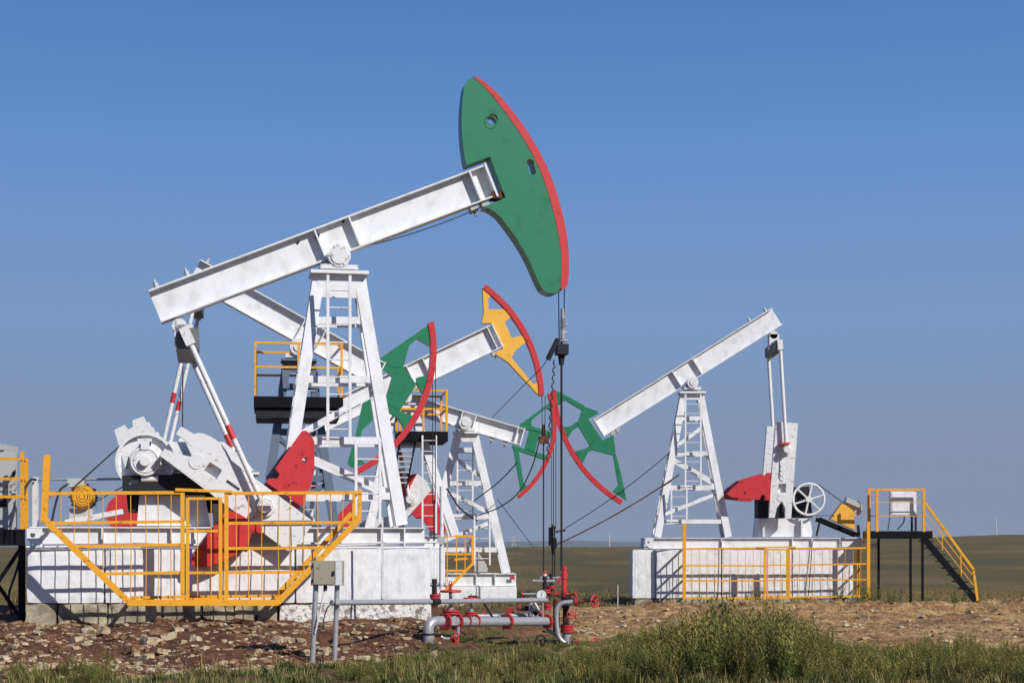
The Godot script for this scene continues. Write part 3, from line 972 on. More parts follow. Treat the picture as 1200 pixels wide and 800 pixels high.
func build_fourth_pumpjack() -> void:     # farthest, small green head
	var D := 53.2
	var o := thing("pumpjack", "farthest white pumpjack whose small open green head points down right", "pumpjack", at(545, 704, D), deg_to_rad(3.0), "white pumpjacks")
	make_base({"x0": 440, "x1": 605, "y0": 672, "y1": 686.5, "z": 0.72, "stiff": [520, 558, 580], "cross": [450, 520, 598]}, o, mt.white)
	make_tower({"yt": 508, "yb": 671, "x": [537, 556, 496, 594], "zt": 0.24, "zb": 0.62, "w": 0.24, "bars": [527, 566, 605, 644], "braces": [[0, 534, 562], [0, 574, 602], [1, 610, 640]], "skirt": 0.25,
		"ladders": [[536, 554, 524, 606, 0.66], [556, 574, 604, 662, 0.75]]}, o, mt.white)
	make_beam({"tail": [455, 456, 450, 475], "head": [614, 502, 608, 522], "fw": 0.34, "stiff": [0.55, 0.65, 0.96], "bolts": [], "latch": [0.9, 0.8]}, o, mt.white)
	bearing(o, [545, 496], 0.2, 0.36)
	open_head({"mat": mt.green, "w": 0.3, "c": [543, 497], "r": 109.0, "t": 4.6, "a0": 19.5, "a1": -53.0, "plates": [
		[[620.5, 503], [633, 506.5], [626, 531], [614.5, 527]],
		[[610, 495.5], [647, 507], [645, 512], [609, 500.5]],
		[[611.5, 496], [643, 472.5], [646, 470], [647, 482], [640, 478], [623, 492], [622, 499.5]],
		[[600, 521.5], [640, 533.5], [638, 539], [601, 526]],
		[[601.5, 526.3], [607.5, 528.2], [612.5, 561], [613, 566], [619, 570], [611, 580]]]}, o)
	gearbox_simple(o, [452, 622], 0.42, 1.0)
	pedestal_simple(o, [452, 622], loc(452, 671, 0.5).y, 0.5)
	make_drive({"zc": 0.96, "shaft": [453, 620], "pin": [480, 586], "crank_outline": [[489, 555], [500, 564], [505, 575], [482, 601], [473, 610], [458, 626], [445, 630], [450, 608], [470, 588], [478, 572]], "crank_holes": [], "weights": [[[505, 575], [514, 585], [522.5, 597], [525.5, 607], [525, 616], [521, 624], [513, 626], [504, 621], [498, 611], [493, 606], [488, 606.5], [482, 601]], [[466, 549], [475, 551], [480, 556.5], [489, 555], [481, 569], [478, 586], [470, 580], [466, 560]]], "pit": [459, 484], "pr": 0.055, "band": 0.5, "eq": [460, 476]}, o, mt.white_worn)
	bridle(650, 475, 620, 676, D, o)
	var wm := MB.new()
	var wq := loc(605, 677, 0.74)
	box(wm, wq + Vector3(-0.2, -0.05, -0.01), wq + Vector3(-0.05, 0.05, 0.01))
	part("red_plate", wm, mt.red, o, "small red plate on the end of the base")
	var sl := MB.new()
	extr(sl, poly([[556, 670], [556, 646], [560, 646], [572, 664], [571, 670]], 0.7), [], 0.5, 0.7)
	part("guard_plate", sl, mt.grey, o)

func build_fifth_pumpjack() -> void:      # right, facing left
	var D := 55.5
	var o := thing("pumpjack", "white pumpjack on the right facing left, yellow belt guard and spoked wheel", "pumpjack", at(880, 704, D), 0.0, "white pumpjacks")
	make_base({"x0": 755, "x1": 1011, "y0": 630, "y1": 643, "z": 0.72, "stiff": [846, 929, 952, 985], "cross": [760, 850, 930, 1000], "lug": [760]}, o, mt.white)
	make_tower({"yt": 461, "yb": 629, "x": [802, 821, 771, 854], "zt": 0.24, "zb": 0.62, "w": 0.22, "bars": [490, 531, 571, 611], "braces": [[1, 497, 525], [0, 537, 567], [1, 577, 604]], "skirt": 0.2,
		"ladders": [[803.5, 821.5, 462, 571, 0.66], [787, 805, 571, 612, 0.75]]}, o, mt.white)
	make_beam({"tail": [905, 361, 916, 381], "head": [697, 490.5, 708, 511.5], "fw": 0.32, "stiff": [0.45, 0.565], "bolts": [0.03, 0.12], "latch": [0.96, 0.93]}, o, mt.white)
	bearing(o, [811, 449], 0.18, 0.36)
	open_head({"mat": mt.green, "w": 0.3, "c": [811, 449], "r": 165.0, "t": 5.4, "a0": 183.0, "a1": 239.5, "plates": [
		[[685, 477], [700, 482], [700.7, 484.5], [688.7, 490.5], [706, 516], [718.7, 510], [721.7, 534], [712, 532], [694, 527], [676, 496.5], [682, 480]],
		[[649, 457], [659.5, 461.8], [685.3, 475.8], [681.6, 480.5], [662, 468.5], [655.5, 474], [651, 473]],
		[[675.7, 494.5], [678, 499.5], [671, 504], [666, 512.5], [658, 500.5], [667.5, 500]],
		[[691, 522.5], [694.5, 527.5], [689.5, 529], [683, 542.5], [673, 529], [687, 525.5]],
		[[718.5, 534.3], [722.3, 534.5], [728, 557], [734, 586], [718, 576], [724.5, 568]]]}, o)
	# gearbox, pedestal
	var g := MB.new()
	extr(g, poly([[888, 583], [900, 572], [948, 570], [952, 606], [888, 607]], 0.3), [], -0.42, 0.4)
	part("gearbox", g, mt.dark, o)
	var ped := MB.new()
	extr(ped, poly([[889, 607.5], [950, 607.5], [953, 629], [887, 629]], 0.5), [], -0.5, 0.5)
	part("pedestal", ped, mt.white, o)
	for px in [[893, 902], [938, 946]]:
		var pr := MB.new()
		var q1 := loc(px[0], 609, 0.5)
		var q2 := loc(px[1], 628, 0.5)
		box(pr, Vector3(q1.x, q2.y, 0.5), Vector3(q1.x + 0.05, q1.y, 0.7))
		part("pedestal_rib", pr, mt.white, o)
	# spoked handwheel sheave
	var wc := loc(948, 585, 0.75)
	var w := MB.new()
	torus(w, wc, Vector3.BACK, 0.50, 0.042, 32, 8)
	var sheave := part("sheave", w, mt.white_worn, o, "large six spoked wheel on the gearbox shaft")
	for k in 6:
		var t := TAU * k / 6 + 0.3
		bpart("spoke", wc + Vector3(cos(t), sin(t), 0) * 0.06, wc + Vector3(cos(t), sin(t), 0) * 0.47, 0.05, 0.09, mt.white_worn, sheave, Vector3.BACK)
	cpart("hub", wc + Vector3(0, 0, -0.4), wc + Vector3(0, 0, 0.07), 0.10, mt.white_worn, sheave)
	# motor and belt guard
	var bg := MB.new()
	extr(bg, poly([[987, 589], [1000, 598], [1002, 621], [973, 608]], 0.55), [], 0.3, 0.62)
	part("belt_guard", bg, mt.head_yellow, o, "yellow belt guard plate in front of the motor")
	var mo := loc(1000, 592, 0)
	cpart("motor", mo + Vector3(0.0, -0.1, -0.5), mo + Vector3(0.0, -0.1, 0.3), 0.26, mt.grey, o, 18)
	var tb := MB.new()
	obox(tb, loc(999, 589, 0.3), Vector3(0.22, -0.1, 0), Vector3(0.03, 0.066, 0), Vector3(0, 0, 0.2))
	part("terminal_box", tb, mt.grey, o)
	for zz in [0.05, 0.6]:
		var r1 := loc(960, 608, 0.6)
		var r2 := loc(1006, 627, 0.6)
		bpart("slide_rail", Vector3(r1.x, r1.y, zz), Vector3(r2.x, r2.y, zz), 0.1, 0.13, mt.black, o)
	bpart("rail_support", loc(962, 606, 0.6), loc(957, 628, 0.6), 0.06, 0.06, mt.dark, o)
	bpart("rail_support", loc(1006, 615, 0.6), loc(1007, 629, 0.6), 0.08, 0.1, mt.dark, o)
	for bl in [[[960, 568], [990, 590]], [[955, 604], [978, 604]]]:
		bpart("drive_belt", loc(bl[0][0], bl[0][1], 0.6), loc(bl[1][0], bl[1][1], 0.6), 0.08, 0.02, mt.rubber, o)
	make_drive({"zc": 0.96, "shaft": [915, 583], "pin": [920.3, 527.5],
		"crank_outline": [[909, 494.5], [934.8, 496], [926.7, 607.7], [920, 607.7], [920, 595], [916, 587], [910, 595], [907.6, 606.5], [901, 606.5], [903, 570]],
		"crank_holes": [[[912, 567], [921, 567], [920.5, 577], [911.5, 577]], [[912.5, 541], [914, 541], [913, 561], [911.5, 561]]],
		"weights": [[[852, 579], [860, 570], [872.5, 561], [890.6, 555], [892, 556.5], [898, 557], [898.5, 554], [903, 554], [902, 586], [896, 586], [896, 580], [892, 580], [890, 585.5], [881, 585.3], [857.6, 582.6]]],
		"weight_hole": [872, 578], "pit": [914.5, 404], "pr": 0.058, "band": 0.0, "eq": [906, 393]}, o, mt.white_worn)
	var pinq := loc(920.3, 519.5, 1.35)
	var pm := MB.new()
	box(pm, pinq + Vector3(-0.15, -0.03, -0.3), pinq + Vector3(0.15, 0.03, 0.02))
	part("red_cap", pm, mt.red, o)
	for y in [544.0, 549.5, 555.0, 560.5]:
		var bq := loc(917, y, 1.08)
		cpart("bolt_boss", bq, bq + Vector3(0, 0, 0.025), 0.075, mt.white_worn, o, 14)
	for x in [845.5, 952.5]:
		cpart("earth_strap", loc(x, 634, 0.86), loc(x - (0 if x < 900 else 5), 700, 0.9), 0.014, mt.dark, o, 6)
	cpart("work_lamp", loc(1016, 640, 0.5), loc(1029, 639.5, 0.5), 0.08, mt.white, o, 12)
	bridle(647.5, 470, 618, 674, D, o)
	var cb := MB.new()
	var cc := loc(648, 632, 0)
	box(cb, cc + Vector3(-0.14, -0.2, -0.12), cc + Vector3(0.02, 0.4, 0.12))
	box(cb, cc + Vector3(-0.06, -0.3, -0.1), cc + Vector3(0.12, 0.05, 0.1))
	cyl(cb, cc + Vector3(0, -0.3, 0), cc + Vector3(0, -0.5, 0), 0.06, 0.04, 10)
	part("carrier_bar", cb, mt.black, o)
	bpart("carrier_arm", loc(651, 623, 0.05), loc(663, 621, 0.05), 0.08, 0.07, mt.rust, o)
	# power cables from the tower to the carrier
	tpart("cable", sag(loc(796, 556, 0.6), loc(652, 638, 0.1), 0.12, 14), 0.024, mt.rust, o, 6)
	tpart("cable", sag(loc(784, 531, 0.6), loc(662, 619, 0.1), 0.12, 12), 0.014, mt.dark, o, 5)

func sag(a: Vector3, b: Vector3, s: float, k: int) -> Array:
	var o := []
	for i in k + 1:
		var t := float(i) / k
		o.append(a.lerp(b, t) - Vector3(0, s * 4.0 * t * (1.0 - t), 0))
	return o

# ---------------------------------------------------------------- foundations
func foundation(label: String, D: float, turn: float, base_px: Array, rows: Array, group := "concrete foundations") -> Node3D:
	var o := thing("concrete_foundation", label, "foundation", at(base_px[0], base_px[1], D), deg_to_rad(turn), group)
	var sd := 5
	for r in rows:       # {joints, y0, y1, z, mat}
		for i in r.x.size() - 1:
			var a := loc(r.x[i], r.y0, r.z)
			var b := loc(r.x[i + 1], r.y1, r.z)
			var m := MB.new()
			sd += 1
			rough_block(m, Vector3(a.x + 0.008, b.y, -r.z), Vector3(b.x - 0.008, a.y, r.z + rng.randf_range(-0.012, 0.006)), r.amp, r.rad, sd)
			part("block", m, r.mat[i] if r.mat is Array else r.mat, o)
	return o

func build_foundations() -> void:
	foundation("long white painted concrete foundation under the largest pumpjack", 30.8, 10.0, [260, 728],
		[{"x": [30, 122, 214, 346, 448, 505], "y0": 643, "y1": 706.5, "z": 0.78, "mat": mt.wash, "amp": 0.02, "rad": 0.035},
		{"x": [28, 66, 125, 190, 275, 326, 412, 506], "y0": 708, "y1": 740, "z": 0.84, "mat": [mt.concrete, mt.concrete, mt.concrete, mt.concrete, mt.concrete, mt.flake, mt.flake], "amp": 0.05, "rad": 0.03}])
	foundation("white concrete foundation of the right hand pumpjack", 55.5, 0.0, [880, 708],
		[{"x": [741, 768, 846, 929, 1001], "y0": 644, "y1": 701, "z": 0.8, "mat": mt.wash, "amp": 0.015, "rad": 0.025},
		{"x": [744, 772, 830, 900, 1003], "y0": 701.8, "y1": 715, "z": 0.84, "mat": mt.concrete, "amp": 0.03, "rad": 0.03}])
	foundation("small white concrete foundation behind the wellhead pipes", 53.2, 3.0, [545, 704],
		[{"x": [440, 500, 558, 606], "y0": 687, "y1": 705.5, "z": 0.78, "mat": mt.wash, "amp": 0.01, "rad": 0.02},
		{"x": [440, 510, 557, 607], "y0": 706.2, "y1": 722, "z": 0.82, "mat": mt.wash, "amp": 0.01, "rad": 0.02}])
	foundation("white concrete foundation mostly hidden behind the front foundation", 45.0, 8.0, [300, 712],
		[{"x": [96, 200, 300, 442], "y0": 643, "y1": 725, "z": 0.78, "mat": mt.wash, "amp": 0.01, "rad": 0.02}])
	foundation("white concrete foundation under the pumpjack with the yellow head", 50.0, 7.0, [470, 712],
		[{"x": [296, 420, 522], "y0": 643, "y1": 722, "z": 0.78, "mat": mt.wash, "amp": 0.01, "rad": 0.02}])

# ---------------------------------------------------------------- guards
func build_first_guard() -> void:
	var o := thing("guard_fence", "yellow guard fence with slanted ends before the largest pumpjack's cranks", "guard fence", at(260, 728, 30.8), deg_to_rad(10.0), "yellow crank guards")
	var z := 1.68
	var Y: Material = mt.yellow
	var low := func(x: float) -> float:
		if x < 152: return 610.0 + (x - 55.0) * 0.985
		if x > 325: return 706.0 - (x - 325.0) * 1.03
		return 706.0
	bpart("top_rail", loc(51, 578, z), loc(214, 577, z), 0.05, 0.055, Y, o)
	bpart("top_rail", loc(205, 573.5, z + 0.04), loc(272, 576, z + 0.04), 0.04, 0.05, Y, o)
	bpart("top_rail", loc(264, 578, z), loc(423, 577, z), 0.05, 0.055, Y, o)
	bpart("post", loc(51, 612, z), loc(55, 533, z), 0.09, 0.11, Y, o, Vector3.RIGHT)
	bpart("post", loc(414, 612, z), loc(414.5, 578, z), 0.05, 0.05, Y, o, Vector3.RIGHT)
	bpart("post", loc(421, 610, z - 0.5), loc(422, 574, z - 0.5), 0.06, 0.06, Y, o, Vector3.RIGHT)
	bpart("bottom_rail", loc(149, 706, z), loc(326, 706, z), 0.12, 0.10, Y, o)
	bpart("diagonal_rail", loc(53, 610, z), loc(151, 706, z), 0.10, 0.085, Y, o, Vector3.BACK)
	bpart("diagonal_rail", loc(325, 706, z), loc(421, 608, z), 0.10, 0.075, Y, o, Vector3.BACK)
	bpart("diagonal_rail", loc(322, 700, z - 0.45), loc(412, 601, z - 0.45), 0.08, 0.075, Y, o, Vector3.BACK)
	bpart("return_rail", loc(325, 706, z), loc(322, 700, z - 0.8), 0.06, 0.06, Y, o)
	bpart("return_rail", loc(421, 578, z), loc(421, 574, z - 0.85), 0.05, 0.05, Y, o)
	bpart("return_rail", loc(420, 609, z), loc(412, 602, z - 0.85), 0.05, 0.05, Y, o)
	bpart("back_rail", loc(152, 700, z - 0.75), loc(322, 698, z - 0.75), 0.05, 0.05, Y, o)
	bpart("return_rail", loc(52, 578, z), loc(60, 581, z - 0.85), 0.05, 0.05, Y, o)
	bpart("return_rail", loc(55, 612, z), loc(64, 612, z - 0.85), 0.05, 0.05, Y, o)
	bpart("return_rail", loc(150, 706, z), loc(156, 700, z - 0.82), 0.05, 0.05, Y, o)
	for x in [213.5, 265.0]:
		bpart("post", loc(x, 706, z), loc(x, 577, z), 0.07, 0.07, Y, o, Vector3.RIGHT)
	for r in [[613.0, 57.0, 213.0], [640.0, 84.0, 213.0], [672.5, 119.0, 213.0], [613.0, 265.0, 417.0], [642.5, 265.0, 389.0], [671.0, 265.0, 360.0]]:
		bpart("rail", loc(r[1], r[0], z), loc(r[2], r[0] - (2.0 if r[1] < 200 else 1.0), z), 0.035, 0.05, Y, o)
	for x in [71.0, 86.0, 103.0, 120.0, 136.0, 152.5, 170.0, 184.5, 200.0, 276.0, 291.0, 307.0, 327.0, 340.0, 356.0, 371.0, 387.0, 402.0]:
		var lean := rng.randf_range(-1.5, 1.5)
		tpart("bar", [loc(x, 578, z), loc(x + lean, (578 + low.call(x)) * 0.5, z + 0.01), loc(x + lean * 0.3, low.call(x), z)], 0.009, Y, o, 6)
	var gt := Node3D.new()
	gt.name = "gate"
	o.add_child(gt)
	for x in [219.5, 258.0]:
		bpart("stile", loc(x, 704, z), loc(x, 583, z), 0.06, 0.06, Y, gt, Vector3.RIGHT)
	for y in [584.0, 622.0, 671.0, 702.0]:
		bpart("rail", loc(220, y, z), loc(258, y, z), 0.035, 0.045, Y, gt)
	for x in [231.0, 247.0]:
		tpart("bar", [loc(x, 584, z), loc(x, 702, z)], 0.009, Y, gt, 6)
	for x in [190.0, 236.0, 300.0]:
		bpart("leg", loc(x, 706, z - 0.4), loc(x, 732, z - 0.4), 0.05, 0.05, mt.dark, o, Vector3.RIGHT)

func build_right_guard() -> void:
	var o := thing("guard_fence", "yellow rectangular guard fence with gate before the right hand pumpjack", "guard fence", at(910, 706, 55.5), 0.0, "yellow crank guards")
	var z := 1.68
	var Y: Material = mt.yellow
	bpart("post", loc(802, 703, z), loc(802, 613, z), 0.10, 0.10, Y, o, Vector3.RIGHT)
	bpart("post", loc(1018, 701, z), loc(1018, 611, z), 0.08, 0.10, Y, o, Vector3.RIGHT)
	bpart("post", loc(1006, 700, z - 0.85), loc(1006, 640, z - 0.85), 0.09, 0.09, Y, o, Vector3.RIGHT)
	for x in [896.5, 925.0]:
		bpart("post", loc(x, 701, z), loc(x, 641, z), 0.07, 0.07, Y, o, Vector3.RIGHT)
	bpart("top_rail", loc(802, 643, z), loc(897, 642, z), 0.05, 0.06, Y, o)
	bpart("top_rail", loc(887, 641.3, z + 0.03), loc(933, 641, z + 0.03), 0.04, 0.05, Y, o)
	bpart("top_rail", loc(925, 642.5, z), loc(1018, 642, z), 0.05, 0.06, Y, o)
	for r in [[662.5, 663.0, 660.5], [680.5, 680.5, 679.0]]:
		bpart("rail", loc(802, r[0], z), loc(896, r[1], z), 0.04, 0.05, Y, o)
		bpart("rail", loc(925, r[1] - 1, z), loc(1016, r[2], z), 0.04, 0.05, Y, o)
	bpart("bottom_rail", loc(802, 701, z), loc(925, 700.5, z), 0.08, 0.07, Y, o)
	bpart("bottom_rail", loc(925, 700, z), loc(1018, 698, z), 0.08, 0.06, Y, o)
	for y in [643.0, 662.0, 680.0, 700.0]:
		bpart("return_rail", loc(802, y, z), loc(800.5, y, z - 0.86), 0.05, 0.06, Y, o)
		bpart("return_rail", loc(1018, y, z), loc(1013, y, z - 0.86), 0.05, 0.06, Y, o)
	bpart("return_brace", loc(802, 614, z), loc(801, 640, z - 0.86), 0.04, 0.04, Y, o)
	bpart("return_brace", loc(1018, 612, z), loc(1012, 636, z - 0.86), 0.04, 0.05, Y, o)
	for k in 4:
		bpart("return_bar", loc(802, 643, z - 0.2 - 0.17 * k), loc(802, 700, z - 0.2 - 0.17 * k), 0.016, 0.016, Y, o, Vector3.RIGHT)
		bpart("return_bar", loc(1018, 643, z - 0.2 - 0.17 * k), loc(1018, 698, z - 0.2 - 0.17 * k), 0.016, 0.016, Y, o, Vector3.RIGHT)
	for k in 23:
		var x := 811.0 + 9.0 * k
		if absf(x - 910.7) < 15:
			continue
		tpart("bar", [loc(x, 643, z), loc(x + rng.randf_range(-0.5, 0.5), 672, z), loc(x, 700, z)], 0.009, Y, o, 6)
	var gt := Node3D.new()
	gt.name = "gate"
	o.add_child(gt)
	for x in [899.5, 922.5]:
		bpart("stile", loc(x, 699, z), loc(x, 643.5, z), 0.05, 0.05, Y, gt, Vector3.RIGHT)
	for y in [644.0, 662.0, 680.0, 698.0]:
		bpart("rail", loc(899.5, y, z), loc(922.5, y, z), 0.035, 0.04, Y, gt)
	for x in [907.0, 915.0]:
		tpart("bar", [loc(x, 644, z), loc(x, 698, z)], 0.009, Y, gt, 6)

func build_far_guard() -> void:
	var o := thing("guard_fence", "small yellow guard fence with slanted end between the foundations", "guard fence", at(545, 704, 53.2), deg_to_rad(3.0), "yellow crank guards")
	var z := 1.6
	var Y: Material = mt.yellow
	bpart("post", loc(554, 660, z), loc(554, 628, z), 0.06, 0.07, Y, o, Vector3.RIGHT)
	bpart("top_rail", loc(440, 629, z), loc(555, 628, z), 0.05, 0.06, Y, o)
	bpart("diagonal_rail", loc(525, 690, z), loc(555, 659, z), 0.08, 0.09, Y, o, Vector3.BACK)
	bpart("bottom_rail", loc(440, 690, z), loc(526, 690, z), 0.08, 0.09, Y, o)
	bpart("rail", loc(440, 650, z), loc(554, 649, z), 0.04, 0.06, Y, o)
	bpart("rail", loc(440, 669, z), loc(545, 668.5, z), 0.04, 0.06, Y, o)
	bpart("rail", loc(528, 656, z - 0.7), loc(548, 654, z - 0.7), 0.04, 0.06, Y, o)
	bpart("return_rail", loc(555, 628, z), loc(549, 637, z - 0.8), 0.04, 0.05, Y, o)
	for x in [507.0, 515.0, 524.0, 535.0, 545.0]:
		bpart("bar", loc(x, 629, z), loc(x, 690.0 if x < 526 else 690.0 - (x - 525.0), z), 0.025, 0.03, Y, o, Vector3.RIGHT)

# ---------------------------------------------------------------- wellheads and pipes
func handwheel(parent: Node, c: Vector3, axis: Vector3, R: float, material: Material) -> void:
	var m := MB.new()
	torus(m, c, axis, R, R * 0.13, 22, 7)
	var bs := basis_for(axis)
	for k in 3:
		var t := TAU * k / 3 + 0.5
		var d: Vector3 = bs[0] * cos(t) + bs[1] * sin(t)
		cyl(m, c, c + d * R, R * 0.09, R * 0.09, 6)
	cyl(m, c - axis.normalized() * R * 0.2, c + axis.normalized() * R * 0.25, R * 0.22, R * 0.2, 10)
	part("handwheel", m, material, parent)

func flange(parent: Node, a: Vector3, axis: Vector3, R: float, t: float, material: Material) -> void:
	var m := MB.new()
	var x := axis.normalized()
	for s in [-1.0, 1.0]:
		cyl(m, a + x * s * t * 0.12, a + x * s * t * 0.5, R, R, 20)
	cyl(m, a - x * t * 0.2, a + x * t * 0.2, R * 0.78, R * 0.78, 16)
	var f := part("flange", m, material, parent)
	var bs := basis_for(axis)
	for k in 8:
		var q := TAU * (k + 0.5) / 8
		var p: Vector3 = a + (bs[0] * cos(q) + bs[1] * sin(q)) * R * 0.86
		var mb := MB.new()
		cyl(mb, p - x * t * 0.85, p + x * t * 0.85, R * 0.085, R * 0.085, 6)
		part("bolt", mb, mt.dark, f)

func gate_valve(parent: Node, c: Vector3, along: Vector3, r: float, stem: float, wheel: float, wmat: Material) -> void:
	# body between two red flanges, bonnet flange, yoke, stem and handwheel on top
	var v := Node3D.new()
	v.name = "gate_valve"
	parent.add_child(v, true)
	var m := MB.new()
	cyl(m, c - along * r * 1.9, c + along * r * 1.9, r * 1.05, r * 1.05, 18)
	cyl(m, c - Vector3(0, r * 0.6, 0), c + Vector3(0, r * 1.7, 0), r * 1.45, r * 1.25, 18)
	part("body", m, mt.steel, v)
	flange(v, c - along * r * 2.0, along, r * 1.75, r * 0.45, mt.red)
	flange(v, c + along * r * 2.0, along, r * 1.75, r * 0.45, mt.red)
	flange(v, c + Vector3(0, r * 2.0, 0), Vector3.UP, r * 1.8, r * 0.8, mt.red)
	var y := MB.new()
	cyl(y, c + Vector3(0, r * 2.3, 0), c + Vector3(0, r * 3.2, 0), r * 1.0, r * 0.5, 14)
	cyl(y, c + Vector3(0, r * 3.2, 0), c + Vector3(0, r * 2.3 + stem, 0), r * 0.36, r * 0.36, 12)
	part("yoke", y, mt.steel, v)
	var s := MB.new()
	cyl(s, c + Vector3(0, r * 2.3 + stem, 0), c + Vector3(0, r * 3.8 + stem, 0), r * 0.13, r * 0.13, 8)
	part("stem", s, mt.dark, v)
	handwheel(v, c + Vector3(0, r * 2.5 + stem, 0), Vector3.UP, wheel, wmat)

func build_flow_line() -> void:
	var o := thing("flow_line", "silver flow pipe with red flanges and two valves bending into the ground", "pipeline", at(502, 772, 27.4))
	var g := func(px: float, py: float, d: float) -> Vector3: return wl(at(px, py, d))
	var dd := func(px: float) -> float: return lerpf(27.4, 30.1, clampf((px - 502.0) / 140.0, 0.0, 1.0))
	tpart("pipe", bend([g.call(502, 785, 27.4), g.call(502, 729, 27.4), g.call(518, 727.5, 27.6)], 0.26, 8), 0.085, mt.steel, o, 16)
	tpart("pipe", [g.call(538, 728.5, dd.call(538)), g.call(641, 728, 30.1)], 0.08, mt.steel, o, 16)
	var ax: Vector3 = (g.call(641, 728, 30.1) - g.call(502, 728, 27.4)).normalized()
	gate_valve(o, g.call(528, 728.5, dd.call(528)), ax, 0.08, 0.30, 0.16, mt.red)
	flange(o, g.call(594, 728, dd.call(594)), ax, 0.135, 0.045, mt.red)
	flange(o, g.call(641, 728, 30.1), ax, 0.125, 0.045, mt.red)
	# clamp band on the riser
	var m := MB.new()
	var c: Vector3 = g.call(502, 744, 27.4)
	cyl(m, c, c + Vector3(0, 0.03, 0), 0.092, 0.092, 16)
	part("clamp", m, mt.dark, o)
	# drain with a small valve below
	tpart("drain_pipe", bend([g.call(537, 734, 27.9), g.call(536, 748.5, 27.9), g.call(520, 748.5, 27.9), g.call(514, 744, 27.9)], 0.1), 0.03, mt.steel, o, 10)
	flange(o, g.call(531, 748.5, 27.9), Vector3.RIGHT, 0.06, 0.05, mt.red)
	handwheel(o, g.call(535, 747, 27.7), Vector3(1, 0, 0.35), 0.085, mt.red)
	flange(o, g.call(515, 747, 27.9), Vector3(1, 0.4, 0), 0.055, 0.05, mt.red)
	# parallel return line behind
	tpart("pipe", [g.call(552, 722, 30.4), g.call(636, 721, 31.2)], 0.045, mt.steel, o, 10)
	gate_valve(o, g.call(552, 727, dd.call(552)), ax, 0.06, 0.22, 0.12, mt.red)
	flange(o, g.call(567, 721.5, 30.6), Vector3.RIGHT, 0.09, 0.06, mt.red)
	flange(o, g.call(598, 718, 30.9), Vector3(1, 0, 0.4), 0.09, 0.06, mt.red)
	tpart("hose", bend([g.call(549, 699, 30.3), g.call(560, 699, 30.2), g.call(567, 706, 30.0), g.call(577, 723, 29.4)], 0.25), 0.022, mt.rubber, o, 8)

